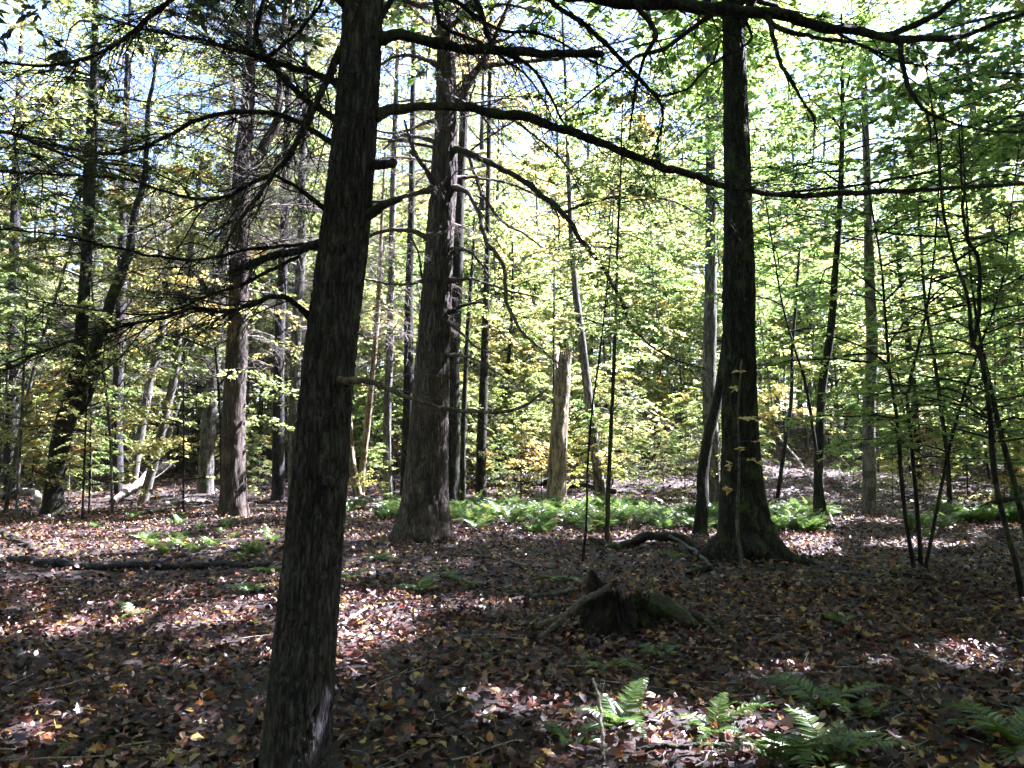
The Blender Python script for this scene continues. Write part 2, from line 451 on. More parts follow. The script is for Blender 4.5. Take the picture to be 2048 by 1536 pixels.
def ground_mat():
    nt = nodes('forest_floor')
    v = mapping(nt, (1, 1, 1))
    n1 = noise(nt, v, 1.1, 4); n2 = noise(nt, v, 28, 6, 0.7)
    vo = nt.nodes.new('ShaderNodeTexVoronoi'); vo.inputs['Scale'].default_value = 16; nt.links.new(v, vo.inputs['Vector'])
    c = ramp(nt, [(.2, (.008, .005, .0045)), (.45, (.02, .011, .009)), (.7, (.045, .025, .02)), (.9, (.09, .058, .046))])
    f = math_n(nt, 'ADD', math_n(nt, 'MULTIPLY', n2.outputs[0], .55), math_n(nt, 'MULTIPLY', vo.outputs['Color'], .4))
    nt.links.new(f, c.inputs[0])
    col = mixc(nt, 0.35, c.outputs[0], mixc(nt, 1.0, c.outputs[0], n1.outputs[0], 'MULTIPLY'))
    b = nt.nodes.new('ShaderNodeBsdfPrincipled'); b.inputs['Roughness'].default_value = .9
    nt.links.new(col, b.inputs['Base Color'])
    bp = nt.nodes.new('ShaderNodeBump'); bp.inputs['Strength'].default_value = .8; bp.inputs['Distance'].default_value = .04
    nt.links.new(f, bp.inputs['Height']); nt.links.new(bp.outputs[0], b.inputs['Normal'])
    o = nt.nodes.new('ShaderNodeOutputMaterial'); nt.links.new(b.outputs[0], o.inputs[0])
ground_mat()

# ------------------------------------------------------------------ where the canopy is open towards the sun
# openings in the leaf canopy, given by the sunlit spots on the floor (pixel ellipses: x, y, half width, half height)
SPOTS = [(110, 1050, 190, 22), (300, 1058, 60, 10), (60, 1266, 150, 9), (330, 1245, 200, 8), (470, 1285, 60, 8), (712, 1245, 58, 52), (685, 1315, 50, 34), (810, 1212, 45, 11),
         (1000, 1412, 70, 30), (1330, 1465, 190, 62), (1560, 1480, 120, 40), (1660, 1512, 60, 26), (1560, 1350, 120, 14), (1740, 1322, 70, 14), (1930, 1310, 70, 20), (1620, 1085, 60, 26),
         (1180, 1035, 140, 8), (1850, 1088, 110, 8), (1720, 1042, 160, 7), (1960, 1050, 100, 7), (1270, 1078, 70, 6), (985, 1208, 40, 8)]
# openings that let the sun reach stems and crowns: (point, radius)
LIT = []
def spot_open(p):
    """True where a canopy leaf at p would shade one of the sunlit places"""
    t = p[:, 2] / SUN[2]
    q = p - SUN[None] * t[:, None]
    q[:, 2] = 0
    for _ in range(2):
        q2 = q + SUN[None] * ((gh(q[:, 0], q[:, 1]) - q[:, 2]) / SUN[2])[:, None]
        q = q2
    px, py, dz = to_px(q)
    wob = 1 + 0.35 * vn(q[:, 0] * 2.2, q[:, 1] * 2.2, 0, 77)
    m = np.zeros(len(p), bool)
    for x, y, a, b in SPOTS:
        m |= (dz > 1) & (((px - x) / a) ** 2 + ((py - y) / b) ** 2 < wob * 1.2)
    for c, rad in LIT:
        d = p - np.asarray(c)[None]
        s = d @ SUN
        m |= (s > rad * 0.6) & (np.linalg.norm(d - s[:, None] * SUN[None], axis=1) < rad)
    return m

# ------------------------------------------------------------------ deciduous crowns
def grow(stem, r0, z0, z1, nb, L, n2, m, lsize, seed, shape=RHOMB, rise=0.35, droop=0.25, flat=0.35, tlo=0.0, thi=1.0, Lpow=0.5, open_mask=False, l2=0.38, base_r=0.0095, azlim=None, fine=True):
    """limbs and leaves round a stem (K,3 centre line): returns (limb builder, leaf builder)"""
    r = np.random.default_rng(seed)
    stem = np.asarray(stem)
    zs = z0 + (z1 - z0) * r.random(nb) ** 0.9
    base = np.stack([np.interp(zs, stem[:, 2], stem[:, k]) for k in range(3)], 1); base[:, 2] = zs
    az = r.random(nb) * 2 * math.pi if azlim is None else azlim[0] + (azlim[1] - azlim[0]) * r.random(nb)
    f = (zs - z0) / max(z1 - z0, 1e-3)
    Ln = L * (0.35 + 0.65 * np.sin(np.clip(0.25 + f * 0.85, 0, 1) * math.pi) ** Lpow) * r.uniform(0.65, 1.15, nb)
    K = 7
    t = np.linspace(0, 1, K)[None, :, None]
    hd = np.stack([np.cos(az), np.sin(az), np.zeros(nb)], 1)[:, None]
    side = np.stack([-np.sin(az), np.cos(az), np.zeros(nb)], 1)[:, None]
    ri = (rise * r.uniform(0.3, 1.6, nb) + 0.5 * f * rise)[:, None, None]
    Lc = Ln[:, None, None]
    bend = r.normal(0, 0.22, nb)[:, None, None]
    prim = base[:, None] + Lc * (hd * t + side * bend * t ** 2 + np.array([0, 0, 1.0]) * (ri * t - (droop + ri * 0.6) * t ** 2))
    prim = prim + np.cumsum(r.normal(0, 0.018, (nb, K, 3)), 1) * Lc
    if open_mask:                                        # no limbs across the openings
        hit = spot_open(prim[:, 1:].reshape(-1, 3)).reshape(nb, K - 1).mean(1)
        ok = hit < .34
        prim, Ln, Lc = prim[ok], Ln[ok], Lc[ok]; nb = len(prim)
    rad = (base_r * Lc[:, :, 0] * (1.0 - 0.85 * t[:, :, 0]))
    tw = MB(); V, Fc = tubes(prim, rad, 4); tw.add(V, Fc, .5)
    # secondary twigs
    ns = nb * n2
    pi = np.repeat(np.arange(nb), n2)
    tt = r.uniform(0.18, 1.0, ns)
    kf = tt * (K - 1); k0 = np.minimum(kf.astype(int), K - 2); w = (kf - k0)[:, None]
    b2 = prim[pi, k0] * (1 - w) + prim[pi, k0 + 1] * w
    tan = unit(prim[pi, k0 + 1] - prim[pi, k0])
    sd = unit(np.cross(tan, np.array([0, 0, 1.0])))
    sgn = np.where(r.random(ns) < .5, -1, 1)[:, None]
    d2 = unit(tan * r.uniform(.35, 1.0, (ns, 1)) + sd * sgn * r.uniform(.5, 1.1, (ns, 1)) + np.c_[np.zeros(ns), np.zeros(ns), r.normal(0.02, flat * .6, ns)])
    L2 = Ln[pi] * l2 * (1.15 - .75 * tt) * r.uniform(.6, 1.3, ns)
    K2 = 3
    t2 = np.linspace(0, 1, K2)[None, :, None]
    sec = b2[:, None] + L2[:, None, None] * (d2[:, None] * t2 + np.array([0, 0, -1.0]) * 0.22 * t2 ** 2 + r.normal(0, .05, (ns, 1, 3)) * t2 ** 2)
    if open_mask:
        ok = ~(spot_open(sec[:, 1]) | spot_open(sec[:, -1]))
        sec, L2 = sec[ok], L2[ok]; ns = len(sec)
    if fine: V, Fc = tubes(sec, 0.007 * L2[:, None] * (1.15 - t2[:, :, 0]) + 0.0012, 3)
    if fine: tw.add(V, Fc, .4)
    # leaves
    nl = ns * m
    li = np.repeat(np.arange(ns), m)
    tl = r.uniform(.12, 1.05, nl)
    kf = np.minimum(tl, .999) * (K2 - 1); k0 = np.minimum(kf.astype(int), K2 - 2); w = (kf - k0)[:, None]
    c = sec[li, k0] * (1 - w) + sec[li, k0 + 1] * w
    tn = unit(sec[li, k0 + 1] - sec[li, k0])
    sdl = unit(np.cross(tn, np.array([0, 0, 1.0])))
    sg = np.where(r.random(nl) < .5, -1, 1)[:, None]
    D = unit(tn * .6 + sdl * sg * r.uniform(.4, 1.1, (nl, 1)) + np.c_[np.zeros((nl, 2)), r.normal(-.18, .2, nl)])
    Nn = unit(np.array([0, 0, 1.0])[None] + r.normal(0, flat, (nl, 3)))
    S = lsize * r.uniform(.55, 1.25, nl)
    c = c + D * (S * .12)[:, None]
    tint = np.clip(tlo + (thi - tlo) * (.5 + .5 * vn(c[:, 0] * .55, c[:, 1] * .55, c[:, 2] * .55, seed + 3) + r.normal(0, .16, nl)), 0, 1)
    if open_mask:
        keep = ~spot_open(c)
        c, Nn, D, S, tint = c[keep], Nn[keep], D[keep], S[keep], tint[keep]
    lf = MB(); V, Fc, k = leaves(c, Nn, D, S, shape, r.uniform(.4, 2.2, len(c))); lf.add(V, Fc, np.repeat(tint, k))
    return tw, lf

# ------------------------------------------------------------------ conifer twigs
def twigs_on(C, R, n, lmin, lmax, seed, t0=.08, sub=5, droop=.25, planar=.35, thick=.004, up=0.0, t1=1.0):
    """dead side twigs with finer twiglets on a limb's centre line; returns (builder, tips array for needles)"""
    r = np.random.default_rng(seed)
    K0 = len(C)
    tt = r.uniform(t0, t1, n)
    kf = tt * (K0 - 1); k0 = np.minimum(kf.astype(int), K0 - 2); w = (kf - k0)[:, None]
    b = C[k0] * (1 - w) + C[k0 + 1] * w
    tan = unit(C[k0 + 1] - C[k0])
    sd = unit(np.cross(tan, np.array([0, 0, 1.0])))
    sg = np.where(r.random(n) < .5, -1, 1)[:, None]
    d = unit(tan * r.uniform(.2, 1.1, (n, 1)) + sd * sg * r.uniform(.2, 1.0, (n, 1)) + np.c_[np.zeros((n, 2)), r.normal(up, planar, n)])
    Ln = r.uniform(lmin, lmax, n) * (1.15 - .6 * tt)
    K = 7
    t = np.linspace(0, 1, K)[None, :, None]
    curve = r.normal(0, .30, (n, 1, 3))
    p = b[:, None] + Ln[:, None, None] * (d[:, None] * t + curve * t ** 2 + np.array([0, 0, -1.0]) * droop * r.uniform(-.3, 1.4, (n, 1, 1)) * t ** 2)
    p = p + np.cumsum(r.normal(0, .022, (n, K, 3)), 1) * Ln[:, None, None]
    p[:, 0] = b
    rad = (thick * (.5 + Ln / lmax))[:, None] * (1.1 - .9 * t[:, :, 0])
    mb = MB(); V, Fc = tubes(p, np.maximum(rad, .0011), 3); mb.add(V, Fc, .5)
    ns = n * sub
    pi = np.repeat(np.arange(n), sub)
    ts = r.uniform(.15, 1, ns)
    kf = ts * (K - 1); k0 = np.minimum(kf.astype(int), K - 2); w = (kf - k0)[:, None]
    b2 = p[pi, k0] * (1 - w) + p[pi, k0 + 1] * w
    tan = unit(p[pi, k0 + 1] - p[pi, k0])
    sd = unit(np.cross(tan, np.array([0, 0, 1.0])) + r.normal(0, .5, (ns, 3)))
    sg = np.where(r.random(ns) < .5, -1, 1)[:, None]
    d2 = unit(tan * r.uniform(.4, 1, (ns, 1)) + sd * sg * .8)
    L2 = Ln[pi] * r.uniform(.12, .45, ns)
    K2 = 3
    t2 = np.linspace(0, 1, K2)[None, :, None]
    q = b2[:, None] + L2[:, None, None] * (d2[:, None] * t2 + r.normal(0, .22, (ns, 1, 3)) * t2 ** 2 - np.array([0, 0, .18]) * t2 ** 2)
    V, Fc = tubes(q, np.maximum(thick * .32 * (1.1 - .8 * t2[:, :, 0]), .0009) * np.ones((ns, 1)), 3); mb.add(V, Fc, .45)
    return mb, q

def needles_on(q, per, size, seed, frac=1.0, droop=.2, wide=.16, openm=False):
    r = np.random.default_rng(seed)
    n, K, _ = q.shape
    sel = np.nonzero(r.random(n) < frac)[0]
    li = np.repeat(sel, per); nl = len(li)
    tl = r.uniform(.1, 1, nl) * (K - 1); k0 = np.minimum(tl.astype(int), K - 2); w = (tl - k0)[:, None]
    c = q[li, k0] * (1 - w) + q[li, k0 + 1] * w
    tn = unit(q[li, k0 + 1] - q[li, k0])
    if openm:
        kp = ~spot_open(c); c, tn = c[kp], tn[kp]; nl = len(c)
    sd = unit(np.cross(tn, np.array([0, 0, 1.0])) + r.normal(0, .3, (nl, 3)))
    D = unit(tn * .7 + sd * np.where(r.random(nl) < .5, -1, 1)[:, None] + r.normal(0, .25, (nl, 3)) - np.array([0, 0, droop]))
    shp = (np.array([[0, 0, 0], [wide, .5, 0], [0, 1, 0], [-wide, .5, 0]]), np.array([[0, 1, 2], [0, 2, 3]]))
    mb = MB(); V, Fc, k = leaves(c, unit(r.normal(0, .5, (nl, 3)) + np.array([0, 0, 1.0])), D, size * r.uniform(.6, 1.3, nl), shp)
    return mb.add(V, Fc, np.repeat(np.clip(r.normal(.5, .22, nl), 0, 1), k))

# ================================================================== THE SETTING
def make_ground():
    ys = np.r_[np.linspace(-40, 1.5, 22)[:-1], np.linspace(1.5, 14, 126)[:-1], np.linspace(14, 36, 70)[:-1], np.linspace(36, 140, 70)]
    us = np.r_[np.linspace(-1, -.22, 70)[:-1], np.linspace(-.22, .22, 90)[:-1], np.linspace(.22, 1, 70)]
    X = np.sign(us) * np.abs(us) ** 1.6 * 130
    xx, yy = np.meshgrid(X, ys)
    zz = gh(xx, yy) + (0.012 * vn(xx * 9, yy * 9, 0, 8) + 0.02 * vn(xx * 3.3, yy * 3.3, 0, 9))
    V = np.stack([xx, yy, zz], -1)
    ny, nx = xx.shape
    i = np.arange(nx * ny).reshape(ny, nx)
    q = np.stack([i[:-1, :-1], i[:-1, 1:], i[1:, 1:], i[1:, :-1]], -1).reshape(-1, 4)
    o = MB().add(V.reshape(-1, 3), q).build('ground', 'forest_floor')
    return tag(o, 'forest floor of dark soil under brown fallen leaves', None, None, 'structure')
ground = make_ground()

def litter():
    r = np.random.default_rng(11)
    mb = MB()
    def zone(y0, y1, dens, shape, smin, smax, tilt, seed):
        n = int((.78 * (y1 ** 2 - y0 ** 2) + 3.6 * (y1 - y0)) * dens)
        y = y0 + (y1 - y0) * r.random(n * 2); keep = r.random(n * 2) < (.78 * y + 1.8) / (.78 * y1 + 1.8)
        y = y[keep][:n]; n = len(y)
        x = (r.random(n) * 2 - 1) * (.78 * y + 1.8)
        z = gh(x, y) + r.uniform(.004, .05, n) + .012 * vn(x * 9, y * 9, 0, 8) + 0.02 * vn(x * 3.3, y * 3.3, 0, 9)
        c = np.stack([x, y, z], 1)
        Nn = unit(np.array([0, 0, 1.0])[None] + r.normal(0, tilt, (n, 3)))
        a = r.random(n) * 2 * math.pi
        D = np.stack([np.cos(a), np.sin(a), np.zeros(n)], 1)
        u = r.random(n)
        patch = .08 * vn(x * .5, y * .5, 0, 41)
        tint = np.clip(r.beta(.9, 1.15, n) * .84 + patch, 0, .83)
        yel = .075 + .06 * sstep(8, 12, y)
        tint = np.where(u < yel, r.uniform(.85, .95, n), tint)
        tint = np.where((u > .962) & (u < .993), r.uniform(.95, .98, n), tint)
        tint = np.where(u > .994, 1.0, tint)
        V, Fc, k = leaves(c, Nn, D, r.uniform(smin, smax, n), shape, r.uniform(-.8, 3.2, n)); mb.add(V, Fc, np.repeat(tint, k))
    zone(2.6, 9.5, 170, MAPLE, .04, .085, .5, 1)
    zone(2.6, 9.5, 420, OVATE, .02, .068, .6, 2)
    zone(9.5, 20, 180, BROADLEAF, .035, .08, .5, 3)
    for (bx, by, r0, r1, nn) in ((-1.05, 3.65, .2, .5, 260), (-1.5, 14.1, .45, 1.0, 500), (3.35, 11.8, .45, 1.2, 600), (.95, 6.85, .42, .8, 420)):
        a = r.random(nn) * 6.283; d = r0 + (r1 - r0) * r.random(nn) ** 1.6
        x = bx + np.cos(a) * d; y = by + np.sin(a) * d
        z = gh(x, y) + .02 + .10 * np.exp(-(d - r0) / (.35 * (r1 - r0))) * r.random(nn)
        V, Fc, k = leaves(np.stack([x, y, z], 1), unit(np.array([0, 0, 1.0])[None] + r.normal(0, .6, (nn, 3))), rand_dirs(r, nn), r.uniform(.03, .085, nn), OVATE, r.uniform(-.8, 3, nn))
        mb.add(V, Fc, np.repeat(np.clip(r.beta(1.6, 1.5, nn) * .95, 0, 1), k))
    zone(20, 36, 45, RHOMB, .07, .14, .4, 4)
    o = mb.build('leaf_litter', 'litter', ground, smooth=False)
    tag(o, None, None, None, 'stuff')
litter()

# ------------------------------------------------------------------ trees seen one by one
def px_path(pts, Y, dY=0.0):
    """pixel path (x, y, width) at distance Y -> world points and radii; dY tilts it away from the camera"""
    out, rad = [], []
    n = len(pts)
    for k, p in enumerate(pts):
        yy = Y + dY * k / max(n - 1, 1) + (p[3] if len(p) > 3 else 0)
        w = P(p[0], p[1], yy)
        out.append(w); rad.append(p[2] * .5 * yy / F)
    return np.array(out), np.array(rad)

def stem_from(pts, base_row=None, top=None, dY=0.0):
    """trunk from pixels, its foot on the ground; extended upwards to height top"""
    g = G(pts[0][0], pts[0][1])
    W, R = px_path(pts, g[1], dY)
    W[0] = g
    if top is not None and W[-1, 2] < top:
        d = (W[-1] - W[-2]) / max(np.linalg.norm(W[-1] - W[-2]), 1e-6)
        ext = (top - W[-1, 2]) / max(d[2], .3)
        for f_ in (.5, 1.0):
            W = np.vstack([W, W[len(pts) - 1] + d * ext * f_ * np.array([.5, .5, 1])]); R = np.r_[R, R[len(pts) - 1] * (1 - .55 * f_)]
    return g, W, R

# --- what stands in the sun
LIT += [(P(468, y, 19.0), .75) for y in (1000, 900, 800, 700, 600, 500, 400)]
LIT += [(P(885, y, 14.0), .7) for y in (420, 330, 250, 150, 60)]
LIT += [(P(300, 780, 22), .8), (P(340, 900, 22), .8), (P(1425, 950, 20), .8), (P(1120, 850, 22), .7), (P(720, 930, 22), .7)]
LIT += [(P(1180, y, 25.0), 2.6) for y in (150, 330, 500, 620)] + [(P(1060, 250, 22), 1.8), (P(1330, 420, 24), 1.8), (P(1560, 520, 22), 1.3), (P(1570, 700, 22), 1.1), (P(1330, 800, 26), 2.5)]
LIT += [(P(1800, 620, 17), .8), (P(1690, 350, 18), .9)]
LIT += [(P(150, 600, 26), 2.4), (P(350, 800, 26), 2.0), (P(100, 850, 24), 1.5)]
LIT += [(P(652, 1475, 3.6), .14), (P(645, 1520, 3.6), .14), (P(660, 1430, 3.6), .10)]
LIT += [(P(260, 560, 24), 1.6), (P(120, 150, 22), 2.0), (P(400, 300, 18), 1.6), (P(620, 520, 18), 1.2), (P(1480, 1060, 18), .6)]

# --- the near leaning pine ------------------------------------------------------------
NEAR = [(586, 1580, 134), (600, 1400, 126), (617, 1200, 117), (635, 1000, 111), (651, 800, 106), (673, 600, 102), (697, 400, 96), (715, 200, 88), (727, 0, 82), (735, -160, 76)]
g1, W1, R1 = stem_from(NEAR, top=11)
near_pine = empty('pine_tree', g1, 'dark grey leaning pine trunk closest to the camera, with bare arching branches', 'tree')
mb, C1, Rr1 = trunk_mesh(W1, R1, nz=460, nt=140, dense=4.3, depth=.017, fu=52, fv=4.6, flare=.07, fh=.16, lobes=4, seed=3, lump=.015, stretch=[(-.3, .9, .5)])
mb.build('trunk', 'bark_pine', near_pine, g1)
Y1 = g1[1]
def near_branch(pts, twn, lmin, lmax, seed, mat='bark_dark', sub=11, needles=0.0, droop=.25, thick=.0030, rough=.26, t1=1.0, name='branch', up=0.0, sides=9):
    W, R = px_path(pts, Y1)
    if twn: R = R * np.linspace(.92, .66, len(R))
    mb = MB(); C, Rr = limb(mb, W, R, sides=sides, n=130, rough=rough, seed=seed, wig=.8)
    b = mb.build(name, mat, near_pine, g1)
    if twn:
        t, q = twigs_on(C, Rr, int(twn * 1.5), lmin, lmax, seed + 1, sub=sub, droop=droop, thick=thick, t1=t1, up=up)
        tag(t.build('twigs', mat, b, g1), kind='stuff')
        if needles > 0:
            tag(needles_on(q, 16, .016, seed + 2, needles).build('needles', 'needle', b, g1), kind='stuff')
    return b
near_branch([(745, 80, 32, 0), (800, 74, 26, 0), (900, 90, 25, .05), (1000, 106, 25, .1), (1100, 110, 24, .15), (1205, 108, 22, .2)], 14, .25, .8, 101, sub=7)
near_branch([(745, 232, 34, 0), (800, 217, 24, .05), (900, 214, 21, .15), (1000, 226, 22, .3), (1120, 255, 22, .45), (1230, 297, 20, .6), (1350, 343, 19, .75), (1480, 378, 17, .9), (1600, 389, 15, 1.0), (1730, 384, 15, 1.1), (1880, 378, 13, 1.2), (2080, 366, 11, 1.3)], 60, .25, 1.0, 111, needles=.10, mat='bark_moss')
near_branch([(1540, 388, 5, 1.0), (1700, 372, 6, 1.05), (1800, 355, 8, 1.1), (1860, 345, 6, 1.1), (1905, 325, 4, 1.1)], 4, .1, .4, 117)
near_branch([(738, -170, 46, 0), (900, -110, 40, .1), (1080, -40, 36, .2), (1240, 0, 33, .3), (1340, 8, 30, .4), (1460, 22, 30, .5), (1600, 42, 27, .6), (1700, 60, 24, .7), (1790, 76, 22, .8), (1890, 76, 18, .9), (1990, 50, 13, 1.0), (2100, 10, 9, 1.1)], 55, .25, .95, 121, mat='bark_dark', needles=.08)
near_branch([(1770, 72, 16, .8), (1830, 52, 16, .78), (1900, 10, 15, .75), (1960, -40, 12, .7)], 6, .2, .6, 127)
near_branch([(1800, 80, 12, .8), (1805, 120, 12, .8), (1818, 180, 11, .78), (1850, 220, 9, .75), (1900, 245, 7, .72), (1980, 262, 5, .7), (2060, 265, 4, .7)], 9, .15, .5, 131)
near_branch([(1855, 226, 6, .75), (1860, 260, 5, .75), (1862, 300, 3, .75)], 3, .1, .25, 133)
near_branch([(1530, 30, 14, .55), (1560, 60, 13, .5), (1640, 75, 10, .45), (1720, 90, 7, .4), (1830, 130, 5, .4), (1960, 125, 3, .4)], 16, .15, .55, 135)
near_branch([(1540, 45, 11, .5), (1555, 110, 10, .45), (1580, 160, 9, .42), (1610, 210, 7, .4), (1628, 240, 5, .4), (1625, 330, 3, .4)], 10, .15, .5, 137)
near_branch([(1480, 20, 9, .5), (1500, 80, 6, .55), (1420, 130, 6, .6), (1370, 180, 6, .62), (1300, 190, 5, .65), (1260, 150, 4, .7)], 10, .15, .5, 139)
near_branch([(1040, -60, 16, .2), (1100, 0, 13, .25), (1180, 60, 12, .3), (1260, 140, 11, .35), (1310, 190, 10, .4), (1325, 240, 7, .42), (1300, 330, 4, .45)], 22, .2, .7, 141, needles=.1)
near_branch([(920, -90, 15, .1), (960, 20, 13, .12), (985, 90, 11, .15), (1060, 130, 9, .2), (1100, 190, 7, .25), (1130, 250, 6, .3), (1150, 270, 4, .3)], 20, .2, .7, 143, needles=.08)
near_branch([(840, -80, 14, .05), (870, 10, 12, .05), (890, 55, 10, .1), (960, 85, 9, .15), (1010, 120, 7, .15), (1060, 160, 5, .2), (1120, 260, 3, .3)], 18, .2, .6, 145)
near_branch([(1240, -30, 13, .3), (1310, 60, 12, .32), (1290, 110, 10, .34), (1270, 180, 8, .36), (1260, 280, 5, .4)], 14, .2, .6, 147, needles=.1)
near_branch([(735, 333, 28, 0), (760, 330, 20, -.05), (786, 322, 18, -.1)], 0, 0, 0, 151, name='branch_stub', mat='bark_pine')
near_branch([(722, 440, 30, 0), (752, 425, 20, -.05), (775, 410, 17, -.08), (802, 400, 14, -.12)], 0, 0, 0, 153, name='branch_stub', mat='bark_pine')
near_branch([(655, 958, 26, -.02), (652, 960, 22, -.17), (650, 960, 10, -.20)], 0, 0, 0, 155, name='branch_stub', mat='bark_pine')
near_branch([(678, 762, 20, -.1), (740, 764, 12, -.2), (790, 785, 11, -.25), (850, 806, 10, -.28), (920, 822, 10, -.3), (985, 826, 9, -.3), (1040, 815, 9, -.3), (1075, 795, 8, -.3), (1096, 778, 5, -.3)], 12, .15, .55, 161, mat='bark_twig', sub=6, droop=.8, t1=.95)
# leftwards
near_branch([(700, 60, 26, 0), (680, 110, 18, -.05), (655, 160, 17, -.1), (630, 215, 16, -.15), (605, 265, 15, -.2), (575, 315, 14, -.25), (545, 348, 13, -.3), (510, 400, 11, -.35), (470, 455, 9, -.4), (440, 510, 5, -.42)], 40, .25, .8, 171, needles=.05)
near_branch([(545, 348, 11, -.3), (500, 368, 9, -.32), (455, 390, 9, -.35), (400, 398, 8, -.38), (330, 382, 7, -.42), (250, 358, 6, -.48), (130, 350, 6, -.55), (-40, 340, 5, -.6)], 34, .25, .8, 173)
near_branch([(665, 430, 22, 0), (640, 410, 13, -.05), (600, 378, 12, -.1), (565, 358, 10, -.2), (540, 350, 8, -.28)], 6, .2, .5, 175)
near_branch([(690, 175, 26, 0), (655, 158, 16, .05), (600, 138, 15, .1), (535, 118, 14, .12), (470, 98, 12, .15), (400, 80, 11, .2), (290, 58, 8, .25), (200, 30, 5, .3)], 46, .25, .9, 181, needles=.06)
near_branch([(690, 255, 24, 0), (650, 225, 16, .08), (610, 195, 15, .12), (560, 150, 14, .15), (530, 115, 13, .15), (514, 70, 13, .15), (520, 20, 13, .15), (535, -40, 12, .15)], 24, .25, .8, 183)
near_branch([(530, 118, 10, .14), (560, 95, 9, .12), (600, 60, 8, .1), (640, 10, 7, .1), (670, -60, 6, .1)], 16, .2, .7, 185)
near_branch([(650, 488, 30, 0), (620, 492, 22, -.05), (560, 508, 21, -.08), (510, 527, 20, -.1), (458, 545, 16, -.12)], 6, .15, .5, 187, mat='bark_pine')
near_branch([(622, 634, 24, 0), (608, 622, 15, -.03), (580, 600, 13, -.08), (550, 592, 12, -.12), (510, 604, 12, -.15), (450, 622, 11, -.2), (390, 618, 10, -.3), (330, 634, 9, -.35), (240, 655, 8, -.45), (120, 690, 6, -.55), (-40, 745, 5, -.6)], 44, .2, .7, 191)
near_branch([(600, 512, 8, -.08), (540, 540, 9, -.1), (480, 570, 8, -.12), (420, 590, 7, -.2), (330, 625, 6, -.3), (230, 625, 5, -.4), (60, 600, 3, -.5)], 12, .2, .5, 193, sub=10)
near_branch([(640, 485, 8, 0), (500, 500, 8, -.1), (380, 520, 7, -.2), (250, 500, 7, -.3), (120, 470, 6, -.4), (-30, 455, 4, -.5)], 16, .2, .5, 195, sub=10)
near_branch([(700, 20, 20, 0), (600, -60, 18, -.2), (450, -60, 16, -.3), (330, 10, 13, -.35), (230, 90, 11, -.4), (110, 130, 9, -.45), (-40, 120, 7, -.5)], 50, .25, .8, 197, needles=.15)
near_branch([(690, 300, 14, .2), (560, 230, 12, .4), (420, 230, 10, .6), (270, 300, 9, .7), (150, 300, 8, .8), (-40, 250, 6, .9)], 60, .25, .9, 199, needles=.06)
near_branch([(-60, 250, 9, -.6), (30, 270, 9, -.6), (120, 305, 8, -.6), (200, 325, 7, -.6), (280, 333, 5, -.6)], 12, .2, .6, 203, mat='bark_dark')
near_branch([(755, 45, 14, .1), (800, -10, 12, .2), (900, 0, 10, .35), (1000, 60, 9, .5), (1090, 70, 8, .6), (1200, 130, 6, .7), (1280, 150, 4, .8)], 40, .2, .8, 205, needles=.1)
# exposed roots at its foot
for a, l_, s_ in ((-.25, .42, 1), (3.6, .35, 2), (1.4, .4, 3)):
    d = np.array([math.cos(a), math.sin(a), 0])
    W = [g1 + d * .12 + [0, 0, .10], g1 + d * .26 + [0, 0, .03], g1 + d * l_ + [0, 0, -.05]]
    m_ = MB(); limb(m_, W, [.08, .06, .03], n=20, rough=.15, seed=210 + s_); m_.build('root', 'bark_pine', near_pine, g1)
# its needle crown above the picture
def needle_crown(parent, origin, stem, z0, z1, nb, L, seed, per=18, size=.05, frac=.9, mat='bark_twig', sub=8, nt=14, name='crown', openm=True, wide=.16):
    r = np.random.default_rng(seed)
    tw, nd = MB(), MB()
    for k in range(nb):
        z = z0 + (z1 - z0) * (k + r.random()) / nb
        b = np.array([np.interp(z, stem[:, 2], stem[:, 0]), np.interp(z, stem[:, 2], stem[:, 1]), z])
        a = r.random() * 2 * math.pi
        l_ = L * (1.15 - .75 * (z - z0) / (z1 - z0)) * r.uniform(.7, 1.15)
        d = np.array([math.cos(a), math.sin(a), 0])
        Wp = [b, b + d * l_ * .35 + [0, 0, l_ * .10], b + d * l_ * .7 + [0, 0, l_ * .05], b + d * l_ + [0, 0, -l_ * .08]]
        C, Rr = limb(tw, Wp, [.012 * l_ + .008, .009 * l_ + .006, .006 * l_ + .003, .003], sides=5, n=14, rough=.1, seed=seed + k, cap=False)
        t, q = twigs_on(C, Rr, nt, l_ * .15, l_ * .45, seed + 300 + k, sub=sub, thick=.004)
        for V, Lx, Nx in zip(t.V, t.L, t.N):
            pass
        off = tw.n
        for V, T_ in zip(t.V, t.T): tw.V.append(V)
        for Lx in t.L: tw.L.append(Lx + off)
        tw.N += t.N; tw.T += t.T; tw.n += t.n
        n_ = needles_on(q, per, size, seed + 600 + k, frac, wide=wide, openm=openm)
        off = nd.n
        nd.V += n_.V; nd.N += n_.N; nd.T += n_.T
        for Lx in n_.L: nd.L.append(Lx + off)
        nd.n += n_.n
    cr = tag(tw.build('limbs', mat, parent, origin), kind='stuff')
    tag(nd.build(name, 'needle', parent, origin, smooth=False), kind='stuff')

needle_crown(near_pine, g1, W1, 5.2, 12.5, 34, 4.8, 230, per=9, size=.14, sub=7, nt=18)
